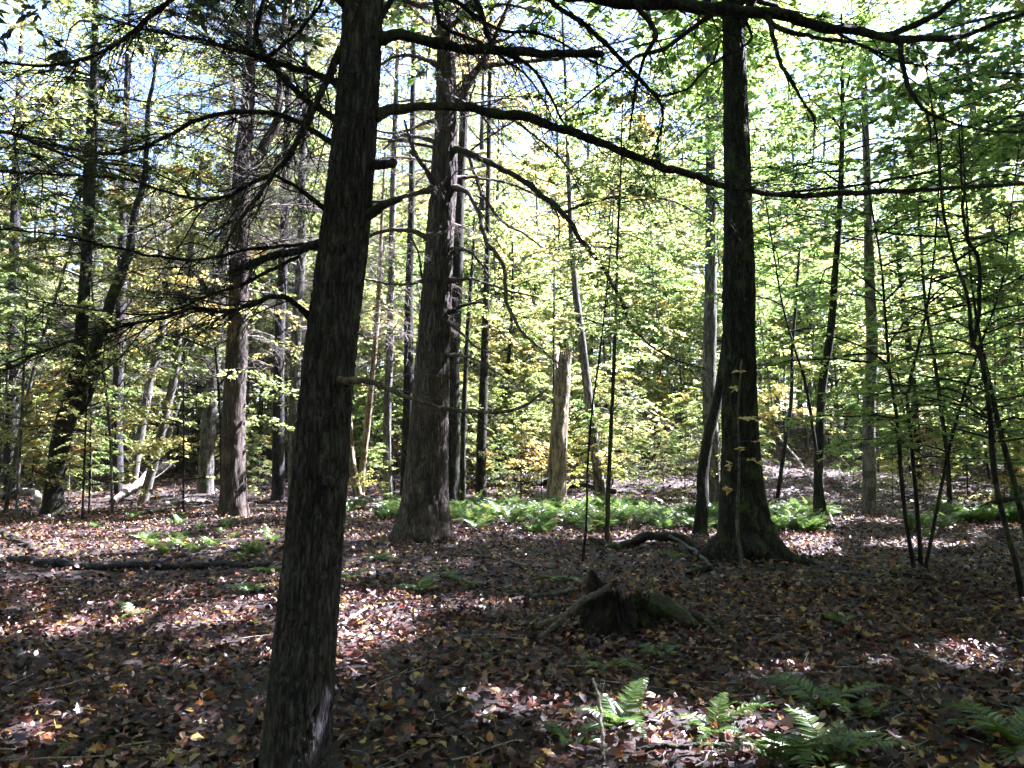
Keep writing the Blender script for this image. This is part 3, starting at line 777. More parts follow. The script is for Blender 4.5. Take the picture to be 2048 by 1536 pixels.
# --- the big pine in the middle ---------------------------------------------------------
BIG = [(848, 1074, 92), (850, 1000, 86), (856, 900, 80), (862, 800, 74), (868, 680, 67), (875, 560, 60), (881, 460, 57), (887, 360, 55), (892, 230, 46), (892, 100, 38), (888, 0, 32)]
g2, W2, R2 = stem_from(BIG, top=15)
big_pine = empty('pine_tree', g2, 'thick furrowed pine with flared roots and sweeping limbs, left end of the fern band', 'tree')
mb, C2, _ = trunk_mesh(W2, R2, nz=400, nt=90, dense=10.5, depth=.028, fu=20, fv=1.9, flare=.30, fh=.34, lobes=5, seed=12, lump=.03, stretch=[(3.5, .9, .3), (4.9, .5, .25), (5.7, .8, .25)])
mb.build('trunk', 'bark_red', big_pine, g2)
Y2 = g2[1]
def big_branch(parent, org, Y, pts, twn, lmin, lmax, seed, mat='bark_twig', needles=0.0, sub=6, thick=.007, name='branch', nsize=.03, droop=.25):
    W, R = px_path(pts, Y)
    R = R * np.linspace(.9, .62, len(R))
    m_ = MB(); C, Rr = limb(m_, W, R, sides=8, n=80, rough=.24, seed=seed, wig=1.0)
    b = m_.build(name, mat, parent, org)
    if twn:
        t, q = twigs_on(C, Rr, twn, lmin, lmax, seed + 1, sub=sub, thick=thick, droop=droop)
        tag(t.build('twigs', mat, b, org), kind='stuff')
        if needles: tag(needles_on(q, 14, nsize, seed + 2, needles).build('needles', 'needle', b, org), kind='stuff')
    return b
bb = lambda pts, n_, l0, l1, sd, **k: big_branch(big_pine, g2, Y2, pts, n_, l0, l1, sd, **k)
bb([(895, 300, 24, 0), (925, 302, 17, -.2), (975, 322, 15, -.4), (1030, 352, 15, -.6), (1080, 390, 14, -.8), (1130, 430, 14, -1), (1170, 490, 13, -1.1), (1215, 550, 11, -1.2), (1240, 600, 10, -1.3), (1265, 655, 9, -1.3), (1330, 710, 6, -1.4), (1400, 735, 4, -1.5)], 46, .5, 1.7, 301, needles=.35, mat='bark_moss')
bb([(1128, 425, 8, -1), (1180, 405, 7, -1.1), (1260, 392, 6, -1.3), (1340, 400, 5, -1.5), (1420, 440, 3, -1.7)], 22, .4, 1.2, 303, needles=.3)
bb([(905, 375, 20, -.1), (935, 385, 12, -.3), (955, 420, 12, -.5), (975, 480, 12, -.7), (1000, 520, 11, -.9), (1010, 570, 11, -1), (1020, 620, 10, -1.1), (1045, 665, 9, -1.2), (1075, 690, 7, -1.3), (1130, 740, 4, -1.5)], 34, .4, 1.4, 305, needles=.45)
bb([(910, 300, 16, 0), (940, 320, 9, .2), (960, 380, 8, .3), (1000, 440, 8, .4), (1050, 470, 6, .5), (1090, 500, 4, .6)], 18, .4, 1.2, 307)
bb([(905, 355, 12, 0), (960, 356, 7, .3), (1040, 375, 7, .6), (1110, 420, 6, .9), (1120, 500, 4, 1)], 18, .4, 1.2, 309)
bb([(900, 500, 14, -.1), (930, 500, 8, -.3), (960, 520, 7, -.4), (980, 555, 5, -.5)], 8, .3, .8, 311)
bb([(895, 560, 14, -.1), (950, 560, 7, -.4), (1010, 580, 6, -.7), (1080, 595, 4, -1)], 16, .3, 1.0, 313)
bb([(893, 625, 16, -.1), (920, 615, 9, -.2), (950, 607, 8, -.3), (965, 605, 6, -.3)], 2, .2, .5, 315, mat='bark_red')
bb([(892, 645, 14, -.1), (915, 655, 8, -.3), (945, 690, 7, -.5), (990, 710, 4, -.8)], 14, .3, 1.0, 317)
bb([(890, 710, 12, -.1), (940, 715, 6, -.5), (1000, 750, 5, -1), (1060, 790, 3, -1.4)], 20, .3, 1.0, 319)
bb([(872, 385, 20, -.1), (862, 350, 14, -.3), (838, 325, 12, -.4), (822, 290, 11, -.4), (810, 240, 7, -.4)], 3, .2, .5, 321, mat='bark_red')
bb([(872, 372, 18, 0), (830, 385, 13, .1), (780, 400, 11, .2), (745, 405, 9, .2)], 6, .3, .8, 323)
bb([(862, 478, 18, 0), (830, 465, 13, 0), (790, 460, 12, 0), (745, 470, 10, .1), (690, 510, 7, .2)], 10, .3, .9, 325)
bb([(870, 285, 14, 0), (840, 275, 9, .1), (800, 270, 8, .2), (765, 300, 6, .2)], 10, .3, 1.0, 327)
bb([(875, 240, 14, 0), (840, 250, 8, .1), (790, 265, 7, .3), (740, 260, 5, .5)], 12, .3, 1.0, 329)
bb([(862, 590, 12, 0), (845, 555, 8, -.2), (835, 500, 7, -.3), (820, 470, 5, -.3)], 6, .2, .7, 331)
bb([(860, 560, 10, 0), (800, 570, 6, -.2), (730, 560, 5, -.4)], 10, .3, .9, 333)
bb([(905, 205, 26, 0), (935, 170, 20, .1), (965, 130, 18, .2), (985, 90, 15, .3), (1010, 30, 12, .3), (1040, -40, 9, .3)], 26, .4, 1.4, 335, mat='bark_red')
bb([(960, 135, 13, .2), (1020, 125, 11, .4), (1120, 115, 9, .6), (1230, 85, 6, .8), (1330, 60, 4, 1)], 26, .4, 1.4, 337)
bb([(890, 150, 16, 0), (850, 120, 11, -.2), (800, 110, 9, -.3), (740, 140, 6, -.4)], 26, .4, 1.3, 339)
bb([(890, 60, 14, 0), (930, 30, 10, -.3), (1000, 10, 8, -.5), (1100, 30, 6, -.8)], 30, .4, 1.4, 341, needles=.2)
bb([(888, 90, 14, 0), (850, 40, 9, .2), (800, 10, 8, .3), (750, 30, 5, .5)], 28, .4, 1.3, 343)
bb([(894, 190, 12, -.2), (960, 220, 8, -.6), (1040, 250, 7, -1.0), (1130, 330, 5, -1.4), (1180, 430, 3, -1.6)], 30, .4, 1.3, 345, needles=.2)
needle_crown(big_pine, g2, W2, 9.2, 15, 26, 4.6, 351, per=9, size=.14, sub=7, nt=18)

# --- the big broadleaf trunk on the right -------------------------------------------------
RGT = [(1488, 1112, 96), (1486, 1040, 88), (1483, 950, 80), (1480, 850, 71), (1478, 700, 65), (1478, 560, 63), (1476, 400, 56), (1472, 230, 51), (1468, 80, 45), (1464, -60, 42)]
g3, W3, R3 = stem_from(RGT, top=15)
right_tree = empty('maple_tree', g3, 'thick dark shaggy trunk with blackened buttressed base, on the right past the stump', 'tree')
mb, C3, _ = trunk_mesh(W3, R3, nz=380, nt=90, dense=8.6, depth=.024, fu=22, fv=2.6, flare=.42, fh=.32, lobes=4, seed=22, lump=.05, stretch=[(-.7, 1.5, .28), (3.6, 1.0, .25), (5.1, .5, .2)])
mb.build('trunk', 'bark_dark', right_tree, g3)
tw, lf = grow(W3, .2, 7.4, 15, 76, 5.0, 22, 16, .175, 41, tlo=.05, thi=.7, open_mask=True, base_r=.012)
tag(tw.build('limbs', 'bark_dark', right_tree, g3), kind='stuff'); tag(lf.build('crown', 'leaf_green', right_tree, g3, smooth=False), kind='stuff')
for a, l_ in ((-.75, 1.15), (3.55, .95), (-1.4, .6)):
    d = np.array([math.cos(a), math.sin(a), 0]); q_ = lambda f_, z: g3 + d * f_ + np.array([0, 0, z])
    m_ = MB(); limb(m_, [q_(.25, .26), q_(.5, .12), q_(l_ * .75, .03), q_(l_, -.05)], [.14, .10, .06, .03], n=24, rough=.15, seed=int(a * 10) + 60)
    m_.build('root', 'bark_dark', right_tree, g3)

# --- every other stem one can pick out -----------------------------------------------------
def tree(name, label, pts, mat, top=None, dY=0.0, nz=90, nt=20, depth=.006, fu=24, fv=3, flare=.25, fh=.2, group=None, cat='tree', crown=None, cmat='leaf_gold', seed=1, jag=0.0, forks=()):
    g, W, R = stem_from(pts, top=None if top is None else top + (1.5 if top > 12 else 0), dY=dY)
    wr = np.random.default_rng(seed + 5); W[1:, 1] += np.cumsum(wr.normal(0, .05, len(W) - 1)); W[1:, 0] += wr.normal(0, .012, len(W) - 1)
    t = empty(name, g, label, cat, group)
    mb, C, Rr = trunk_mesh(W, R, nz=nz, nt=nt, depth=depth, fu=fu, fv=fv, flare=flare, fh=fh, seed=seed, lump=.05, top_jag=jag)
    mb.build('trunk', mat, t, g)
    for k, (fp, ftop) in enumerate(forks):
        Wf, Rf = px_path(fp, g[1])
        if ftop:
            d = unit(Wf[-1] - Wf[-2]); Wf = np.vstack([Wf, Wf[-1] + d * ftop]); Rf = np.r_[Rf, Rf[-1] * .4]
        m_ = MB(); limb(m_, Wf, Rf, sides=12, n=50, rough=.1, seed=seed + 60 + k); m_.build('stem', mat, t, g)
    if crown:
        kw = dict(crown)
        tw, lf = grow(W, .1, seed=seed + 77, **kw)
        tag(tw.build('limbs', mat if mat != 'bark_red' else 'bark_twig', t, g), kind='stuff')
        tag(lf.build('crown', cmat, t, g, smooth=False), kind='stuff')
    return t, g, W, R

CR = lambda z0, z1, nb, L, n2, m, ls, **k: dict(z0=z0, z1=z1 + (1.5 if z1 > 12 else 0), nb=int(nb * 1.5), L=L, n2=int(n2 * 1.25), m=m, lsize=ls, open_mask=True, **k)
# left side
tL, gL, WL, RL = tree('maple_tree', 'dark forked trunk splitting low into two stems, furthest left of the large trees',
     [(105, 1032, 40), (112, 960, 34), (124, 890, 36), (142, 820, 36), (157, 740, 27), (168, 620, 23), (177, 480, 21), (182, 330, 24), (188, 180, 18), (192, 60, 14)], 'bark_dark', top=14, seed=31, nz=160, nt=36, depth=.012,
     crown=CR(7.5, 14, 40, 3.4, 14, 12, .12, tlo=.3, thi=1), cmat='leaf_gold', forks=[([(146, 830, 30), (172, 780, 26), (196, 700, 23), (215, 620, 21), (240, 530, 19), (262, 450, 15), (285, 340, 11), (300, 220, 9)], 1.5)])
t4, g4, W4, R4 = tree('pine_tree', 'reddish pine trunk with its right flank lit by the sun, left of the leaning pine',
     [(466, 1032, 54), (468, 960, 48), (471, 860, 45), (476, 760, 43), (481, 640, 41), (484, 520, 38), (487, 420, 36), (492, 320, 34), (500, 220, 28), (506, 100, 22), (510, 0, 18)], 'bark_red', top=15, seed=35, nz=240, nt=56, depth=.02, fu=20, fv=2,
     forks=[([(497, 330, 22), (530, 300, 20), (548, 250, 18), (556, 180, 15), (560, 90, 12), (570, 0, 10)], 1.0)])
r_ = np.random.default_rng(400)
for k in range(64):                                      # its dead horizontal limbs
    py = 30 + k * 11.5 + r_.uniform(-8, 8)
    z = P(480, py, g4[1])[2]
    b = np.array([np.interp(z, W4[:, 2], W4[:, 0]), np.interp(z, W4[:, 2], W4[:, 1]), z])
    a = r_.random() * 2 * math.pi; l_ = r_.uniform(1.0, 3.9) if py < 640 else r_.uniform(.25, 1.2)
    d = np.array([math.cos(a), math.sin(a) * .8, 0]); up = r_.uniform(-.1, .35)
    m_ = MB(); C, Rr = limb(m_, [b, b + d * l_ * .35 + [0, 0, l_ * up * .5], b + d * l_ * .7 + [0, 0, l_ * up * .5], b + d * l_ + [0, 0, l_ * (up * .3 - .12)]], [.028, .020, .013, .005], sides=6, n=20, rough=.15, seed=k)
    br = m_.build('branch', 'bark_bleached' if k % 2 == 0 else 'bark_twig', t4, g4)
    if l_ > .8:
        t_, q_ = twigs_on(C, Rr, int(12 * l_), .3, 1.3, 420 + k, sub=9, thick=.0055)
        tag(t_.build('twigs', 'bark_bleached' if k % 2 == 0 else 'bark_twig', br, g4), kind='stuff')
        if k % 4 == 0: tag(needles_on(q_, 10, .035, 470 + k, .5).build('needles', 'needle', br, g4), kind='stuff')
needle_crown(t4, g4, W4, 10.5, 15.5, 14, 2.8, 480, per=8, size=.11, sub=6, nt=14)

# twiggy dead-limbed pines further back on the left; their limbs share a few meshes
def limb_mesh(seed, mat):
    m_ = MB(); r = np.random.default_rng(seed); up = r.uniform(-.05, .3)
    C, Rr = limb(m_, [(0, 0, 0), (.35, .02, up * .4), (.7, r.normal(0, .06), up * .45), (1, r.normal(0, .1), up * .3 - .14)], [.011, .008, .005, .002], sides=5, n=22, rough=.15, seed=seed)
    t_, q_ = twigs_on(C, Rr, 26, .10, .42, seed + 1, sub=9, thick=.0022)
    off = m_.n; m_.V += t_.V; m_.N += t_.N; m_.T += t_.T; m_.L += [x + off for x in t_.L]; m_.n += t_.n
    return m_.mesh('branch', mat)
LIMBS = [limb_mesh(2000 + k, 'bark_bleached' if k % 2 else 'bark_twig') for k in range(8)]
def dead_pine(label, pts, seed, n, y0, y1, lmin, lmax, mat='bark_pine'):
    t, g, W, R = tree('pine_tree', label, pts, mat, top=15, seed=seed, nz=140, nt=28, depth=.012, fu=20, fv=2)
    r = np.random.default_rng(seed)
    for k in range(n):
        z = P(pts[0][0], y0 + (y1 - y0) * (k + r.random()) / n, g[1])[2]
        o = link('branch', LIMBS[int(r.integers(8))], t)
        o.location = (float(np.interp(z, W[:, 2], W[:, 0]) - g[0]), float(np.interp(z, W[:, 2], W[:, 1]) - g[1]), float(z - g[2]))
        l_ = r.uniform(lmin, lmax); o.scale = (l_, l_, l_); o.rotation_euler = (r.normal(0, .2), r.normal(0, .15), r.random() * 6.283)
    return t, g, W
r_ = np.random.default_rng(2200)
for k in range(34):                                     # fine dead limbs of the big furrowed pine
    z = 3.6 + 8.2 * (k + r_.random()) / 34
    o = link('branch', LIMBS[int(r_.integers(8))], big_pine)
    o.location = (float(np.interp(z, W2[:, 2], W2[:, 0]) - g2[0]), float(np.interp(z, W2[:, 2], W2[:, 1]) - g2[1]), float(z - g2[2]))
    l_ = r_.uniform(1.0, 2.9) * (.55 + .45 * min(1, (z - 3) / 4)); o.scale = (l_, l_, l_); o.rotation_euler = (r_.normal(0, .2), r_.normal(.08, .18), r_.random() * 6.283)
tp, gp, Wp = dead_pine('slim pine full of pale dead twigs, seen just left of the leaning pine', [(556, 1000, 24), (556, 850, 23), (560, 700, 21), (566, 500, 19), (572, 300, 16), (576, 100, 12)], 2101, 44, 30, 800, 1.2, 3.4)
dead_pine('slim pine full of dead twigs between the forked trunk and the crooked pair', [(236, 990, 22), (238, 850, 21), (242, 700, 19), (246, 500, 17), (250, 300, 14), (254, 100, 10)], 2102, 44, 20, 780, 1.2, 3.6)
dead_pine('twiggy pine at the left border behind the forked trunk', [(22, 1000, 26), (24, 850, 25), (28, 700, 22), (30, 500, 19), (36, 300, 15), (40, 120, 10)], 2103, 40, 120, 760, 1.2, 3.6)
dead_pine('dim twiggy pine in the gap between the two large pines', [(776, 1002, 17), (776, 850, 16), (780, 700, 15), (784, 500, 13), (790, 300, 11), (796, 100, 8)], 2104, 44, 20, 760, 1.0, 3.0, 'bark_grey')

tree('beech_tree', 'smooth grey trunk standing just left of the sunlit pine', [(410, 985, 30), (416, 880, 28), (424, 760, 27), (433, 640, 26), (446, 520, 24), (455, 420, 20), (462, 300, 16)], 'bark_grey', top=13, seed=41, crown=CR(6.5, 13, 30, 2.8, 12, 12, .12, tlo=.2, thi=.9), cmat='leaf_olive')
tree('beech_tree', 'slim pale crooked stem, left one of a leaning pair', [(262, 985, 17), (280, 880, 17), (297, 770, 17), (316, 690, 16), (322, 630, 15), (312, 560, 13), (330, 460, 11), (345, 350, 9)], 'bark_smooth', top=10, seed=43, crown=CR(5, 10, 22, 2.2, 10, 11, .11, tlo=.2, thi=1), cmat='leaf_gold')
tree('beech_tree', 'slim pale crooked stem, right one of a leaning pair', [(285, 1010, 18), (308, 920, 18), (330, 840, 17), (350, 740, 16), (360, 650, 15), (366, 580, 14), (385, 480, 11), (398, 360, 9)], 'bark_smooth', top=10, seed=45, crown=CR(5, 10, 22, 2.2, 10, 11, .11, tlo=.2, thi=1), cmat='leaf_olive')
tree('sapling', 'thin light sapling leaning right in front of the smooth grey trunk', [(318, 960, 10), (345, 850, 10), (375, 740, 10), (395, 650, 9), (420, 560, 7)], 'bark_smooth', top=7, seed=47, crown=CR(4, 7, 12, 1.5, 8, 10, .10), cmat='leaf_gold', nt=10)
tree('maple_tree', 'tall dim trunk partly hidden by the left edge of the leaning pine', [(590, 1005, 24), (588, 900, 23), (590, 780, 21), (594, 640, 20), (600, 500, 18), (604, 380, 16)], 'bark_grey', top=14, seed=49, crown=CR(7, 14, 32, 3, 12, 12, .12, tlo=.1, thi=.8), cmat='leaf_olive')
tree('birch_tree', 'yellowish stem of a split pair between the two large pines, left one', [(722, 1010, 18), (708, 950, 16), (700, 900, 15), (697, 820, 14), (690, 700, 12)], 'bark_snag', top=9, seed=51, nt=12, crown=CR(5, 9, 16, 2, 9, 10, .11), cmat='leaf_gold')
tree('birch_tree', 'yellowish stem of a split pair between the two large pines, right one', [(722, 1008, 15), (724, 950, 14), (732, 880, 13), (742, 800, 12), (752, 700, 11), (760, 600, 10)], 'bark_snag', top=10, seed=53, nt=12, crown=CR(5, 10, 16, 2, 9, 10, .11), cmat='leaf_gold')
tree('maple_tree', 'dim straight trunk close behind the left side of the big furrowed pine', [(812, 1010, 24), (813, 900, 22), (816, 760, 20), (818, 600, 17), (822, 450, 14)], 'bark_dark', top=15, seed=55, crown=CR(8, 15, 30, 3.2, 12, 12, .13, tlo=.2, thi=.9), cmat='leaf_gold')
tree('maple_tree', 'dark slightly curved trunk close behind the right side of the big furrowed pine', [(902, 1027, 34), (903, 930, 32), (906, 830, 31), (906, 720, 29), (910, 600, 28), (917, 480, 26), (922, 360, 20), (930, 220, 16)], 'bark_dark', top=16, seed=57, nz=140, nt=32, depth=.01, crown=CR(8, 16, 36, 3.4, 12, 12, .13, tlo=.3, thi=1), cmat='leaf_gold')
tree('sapling', 'dark thin sapling right beside the trunk behind the big furrowed pine', [(925, 1012, 12), (927, 900, 11), (930, 780, 10), (936, 660, 9), (945, 540, 8)], 'bark_dark', top=8, seed=59, nt=10, crown=CR(4.5, 8, 14, 1.6, 8, 10, .10), cmat='leaf_gold')
tree('maple_tree', 'straight grey trunk on the far slope, first right of the big furrowed pine', [(962, 1002, 22), (962, 900, 20), (966, 780, 18), (970, 660, 15), (974, 520, 12)], 'bark_dark', top=15, seed=61, crown=CR(8, 16, 30, 3.2, 12, 12, .13, tlo=.3, thi=1), cmat='leaf_gold')
tree('snag', 'pale brown broken-topped dead trunk with a split at its foot', [(1113, 1012, 40), (1114, 940, 37), (1118, 860, 35), (1124, 790, 33), (1128, 725, 31)], 'bark_snag', seed=63, nz=120, nt=40, depth=.012, fu=18, fv=1.6, jag=.5, flare=.2)
tree('maple_tree', 'slender trunk leaning left beside the pale broken snag', [(1203, 1005, 22), (1192, 920, 20), (1182, 830, 18), (1170, 740, 17), (1160, 660, 16), (1150, 560, 13), (1140, 420, 10)], 'bark_grey', top=13, seed=65, crown=CR(6.5, 13, 30, 2.8, 12, 12, .12, tlo=.4, thi=1), cmat='leaf_gold')
tree('sapling', 'very thin dark stem standing alone before the ferns, left of the stump tip', [(1165, 1128, 6), (1170, 1040, 5.5), (1174, 930, 5), (1183, 820, 4.5), (1200, 700, 4), (1215, 560, 3.5)], 'bark_dark', top=5.5, seed=67, nt=8, crown=CR(3.0, 5.5, 12, 1.2, 8, 9, .08), cmat='leaf_gold')
tree('sapling', 'straight mossy sapling rising from the fern band above the stump', [(1214, 1084, 10), (1217, 980, 9), (1221, 860, 8.5), (1226, 740, 8), (1231, 620, 7), (1236, 480, 5.5), (1242, 330, 4)], 'bark_moss', top=8, seed=69, nt=12, crown=CR(4.5, 8, 14, 1.6, 8, 10, .09), cmat='leaf_gold')
tree('maple_tree', 'young trunk leaning against the left side of the thick dark trunk', [(1398, 1074, 27), (1402, 1010, 25), (1410, 940, 23), (1422, 870, 22), (1438, 800, 20), (1450, 730, 18), (1460, 640, 16)], 'bark_dark', top=9, seed=71, nz=120, nt=24, depth=.008, crown=CR(5.5, 9, 14, 1.8, 9, 10, .09, tlo=.1, thi=.6), cmat='leaf_green')
tree('pine_tree', 'background trunk with sunlit flaring foot, glimpsed left of the thick dark trunk', [(1426, 1012, 40), (1424, 960, 33), (1421, 880, 30), (1418, 780, 28), (1418, 640, 26), (1420, 480, 22)], 'bark_grey', top=15, seed=73, nz=120, nt=32, depth=.012, crown=CR(8, 15, 32, 3.2, 12, 12, .12, tlo=.2, thi=.9), cmat='leaf_green')
tree('sapling', 'thin stem with small gold leaves in front of the thick dark trunk', [(1484, 1142, 7), (1479, 1050, 7), (1475, 940, 6), (1476, 820, 5), (1480, 720, 4)], 'bark_grey', seed=75, nt=8, crown=dict(z0=.9, z1=2.7, nb=9, L=.34, n2=2, m=3, lsize=.085, shape=MAPLE, tlo=.8, thi=.95, flat=.3), cmat='leaf_gold')
tree('maple_tree', 'gently bowed slim trunk, first one right of the thick dark trunk', [(1638, 1050, 20), (1640, 960, 19), (1645, 860, 18), (1655, 760, 17), (1665, 660, 16), (1675, 560, 14), (1680, 440, 12), (1684, 300, 10)], 'bark_dark', top=11, seed=77, nt=16, crown=CR(5.0, 11, 30, 2.6, 12, 12, .10, tlo=.1, thi=.7), cmat='leaf_green')
tree('maple_tree', 'straight pale grey trunk dim among leaves at the right', [(1738, 1030, 26), (1736, 940, 25), (1735, 820, 24), (1735, 700, 22), (1733, 560, 20), (1728, 400, 16)], 'bark_smooth', top=14, seed=79, crown=CR(6.5, 14, 36, 3.2, 12, 12, .11, tlo=.1, thi=.7), cmat='leaf_green')
def right_sapling(label, pts, seed, top, mat='bark_dark', z0=2.2, L=1.3, nb=18, ls=.085, cm='leaf_green', thi=.7, forks=(), m=8, n2=8):
    pts = [(a, b, c * .8) for a, b, c in pts]
    return tree('sapling', label, pts, mat, top=top, seed=seed, nt=12, nz=70, depth=.003, flare=.3, fh=.1, crown=dict(z0=z0, z1=top, nb=nb, L=L, n2=n2, m=m, lsize=ls, shape=BROADLEAF, tlo=.05, thi=thi, open_mask=True, droop=.12, flat=.3), cmat=cm, forks=forks)
right_sapling('bare-legged sapling with crooked stem close to the right of the thick dark trunk', [(1553, 1010, 10), (1566, 900, 10), (1580, 800, 9), (1584, 700, 8), (1592, 600, 7), (1600, 450, 6)], 81, 8, z0=3.6, L=2.0, nb=18, ls=.09)
right_sapling('slim stem leaning left with its foot just right of the bowed trunk', [(1655, 1060, 9), (1640, 960, 9), (1622, 860, 8), (1606, 760, 8), (1585, 690, 6), (1560, 600, 5)], 83, 7, z0=3.3, L=1.8, ls=.09)
right_sapling('dark sapling with dead lower twigs, left stem of the clump at the right', [(1828, 1136, 11), (1818, 1040, 10), (1806, 940, 10), (1796, 840, 9), (1785, 740, 8), (1775, 640, 7), (1765, 520, 6), (1750, 380, 5)], 85, 6.5, z0=1.5, L=1.7, nb=24)
right_sapling('dark sapling with straight upright stem, middle of the clump at the right', [(1842, 1130, 10), (1826, 1020, 10), (1812, 900, 9), (1800, 790, 9), (1812, 700, 7), (1830, 620, 6), (1850, 500, 5)], 87, 6.5, z0=1.4, L=1.7, nb=24)
right_sapling('leaning dark sapling, its stem tilting right from the foot of the clump', [(1850, 1140, 9), (1880, 1010, 9), (1905, 900, 8), (1930, 800, 7), (1965, 700, 6), (2010, 560, 5)], 89, 6, z0=1.4, L=1.6, nb=22)
right_sapling('tall forked sapling, second stem from the right edge', [(2046, 1200, 15), (2025, 1120, 14), (2005, 1020, 13), (1985, 920, 13), (1965, 820, 12), (1948, 720, 12), (1940, 680, 11), (1925, 600, 9), (1905, 520, 8), (1885, 430, 7), (1865, 300, 6)], 91, 6, z0=1.4, L=1.6, nb=30, ls=.07, forks=[([(1944, 695, 9), (1955, 640, 8), (1960, 560, 8), (1950, 500, 7), (1930, 470, 6), (1925, 380, 5)], .8)])
right_sapling('dark smooth sapling curving up at the right edge', [(2075, 1150, 15), (2045, 1060, 15), (2015, 960, 14), (1992, 860, 13), (1972, 760, 10), (1955, 680, 8), (1945, 560, 6)], 93, 6, z0=1.5, L=1.6, nb=24, ls=.075)
right_sapling('thin straight stem beyond the sapling clump, next to the pale grey trunk', [(1900, 1020, 12), (1892, 920, 11), (1880, 820, 10), (1868, 720, 9), (1850, 600, 8)], 95, 9, z0=3, L=2.2, nb=26, ls=.10)

# ------------------------------------------------------------------ high canopy trees added towards the sun to shade the floor
CAN = [(10.9, 14.2, 5.6, 15, 4.2, 'leaf_green', 'leafy green canopy tree beyond the thick dark trunk, rising out of the top'),
       (10.4, 11.3, 6.0, 14, 3.9, 'leaf_green', 'tall green canopy tree added for shade outside the frame, nearest to the sapling clump'),
       (13.5, 12.5, 6.5, 16, 4.2, 'leaf_green', 'tall green canopy tree added for shade outside the frame, beyond the sapling clump'),
       (13.0, 6.0, 6.5, 15, 4.0, 'leaf_green', 'tall green canopy tree added for shade outside the frame, abreast of the stump'),
       (17.5, 9.5, 7.0, 17, 4.2, 'leaf_gold', 'tall golden canopy tree added for shade outside the frame on the sunny side'),
       (17.0, 16.5, 4, 17, 4.2, 'leaf_green', 'tall canopy tree added for shade at the right, past the bowed trunk'),
       (13.4, 19.5, 3.0, 16, 4.6, 'leaf_green', 'tall green canopy tree behind the pale grey trunk at the right'),
       (21.5, 13.0, 7.0, 18, 4.4, 'leaf_green', 'distant sunny-side canopy tree added for shade outside the frame'),
       (6.0, 5.6, 6.5, 13, 3.4, 'leaf_gold', 'golden canopy tree added for shade just outside the frame near the foreground ferns'),
       (20.5, 21.5, 4.0, 18, 4.4, 'leaf_green', 'broad canopy tree added for shade far right behind the saplings'),
       (3.0, 8.2, 8.0, 14, 3.2, 'leaf_green', 'canopy tree whose crown spreads above the stump out of the top')]
CAN = CAN[:-1] + [(10.5, 1.5, 6.5, 15, 4.2, 'leaf_gold', 'golden canopy tree added for shade outside the frame, beside the camera on the sunny side'),
       (15.5, 1.0, 6.5, 16, 4.2, 'leaf_green', 'green canopy tree added for shade outside the frame, beside the camera further into the sun'),
       (26.0, 17.0, 7.0, 18, 4.6, 'leaf_green', 'outermost canopy tree added for shade outside the frame on the sunny side'),
       (16.0, 25.5, 6.0, 17, 4.2, 'leaf_green', 'tall green canopy tree deep in the wood behind the bowed trunk'),
       (7.0, 23.5, 7.0, 17, 3.8, 'leaf_gold', 'tall golden canopy tree behind the fern band near the thick dark trunk')]
for k, (x, y, z0, z1, L, cm, lab) in enumerate(CAN):
    g = np.array([x, y, float(gh(x, y))])
    t = empty('maple_tree', g, lab, 'tree')
    lean = rng.normal(0, .35, 2)
    inview = abs(x) / y < .95
    W = np.array([g, g + [lean[0] * .3, lean[1] * .3, z1 * .35], g + [lean[0], lean[1], z1 * .7], g + [lean[0] * 1.5, lean[1] * 1.5, z1]])
    mb, C, Rr = trunk_mesh(W, [.19, .16, .11, .03], nz=60, nt=18, depth=.008, fu=20, fv=2.5, seed=500 + k)
    mb.build('trunk', 'bark_grey', t, g)
    tw, lf = grow(W, .15, z0, z1, 72, L, 22, 10 if inview else 8, .15 if inview else .27, 520 + k, fine=inview, tlo=.05 if cm == 'leaf_green' else .2, thi=.75 if cm == 'leaf_green' else 1, open_mask=True, base_r=.012)
    tag(tw.build('limbs', 'bark_grey', t, g), kind='stuff'); tag(lf.build('crown', cm, t, g, smooth=False), kind='stuff')

# ------------------------------------------------------------------ the wood behind: shared trunks and crowns, every tree its own object
def proto_tree(z1, z0, L, nb, n2, m, ls, seed, mat, cm, r0, tlo=.1, thi=.95, nt=9):
    r = np.random.default_rng(seed)
    b = r.normal(0, .03 * z1, (2,))
    W = np.array([[0, 0, 0], [b[0] * .3, b[1] * .3, z1 * .3], [b[0], b[1], z1 * .65], [b[0] * .7, b[1] * 1.2, z1]])
    mb, C, R = trunk_mesh(W, [r0, r0 * .85, r0 * .6, r0 * .15], nz=24, nt=nt, depth=.004, fu=20, fv=2, seed=seed, flare=.3, fh=.2, sink=.4)
    tw, lf = grow(W, .1, z0, z1, nb, L, n2, m, ls, seed + 5, tlo=tlo, thi=thi, base_r=.012)
    off = mb.n
    mb.V += tw.V; mb.N += tw.N; mb.T += tw.T; mb.L += [x + off for x in tw.L]; mb.n += tw.n
    return mb.mesh('trunk', mat), None, {c: None for c in ()}, lf, cm
FAR = []
for k, (z1, z0, L, nb, r0, mat) in enumerate([(17, 3.2, 3.8, 52, .17, 'bark_grey'), (19, 4.5, 4.2, 54, .2, 'bark_dark'), (15, 2.4, 3.4, 50, .12, 'bark_smooth'), (18, 3.8, 3.6, 50, .16, 'bark_grey')]):
    tr, lm, _, lf, _2 = proto_tree(z1, z0, L, nb, 17, 20, .13, 700 + k * 10, mat, None, r0)
    FAR.append((tr, lm, lf.mesh('crown', 'leaf_gold', smooth=False)))
UND = []
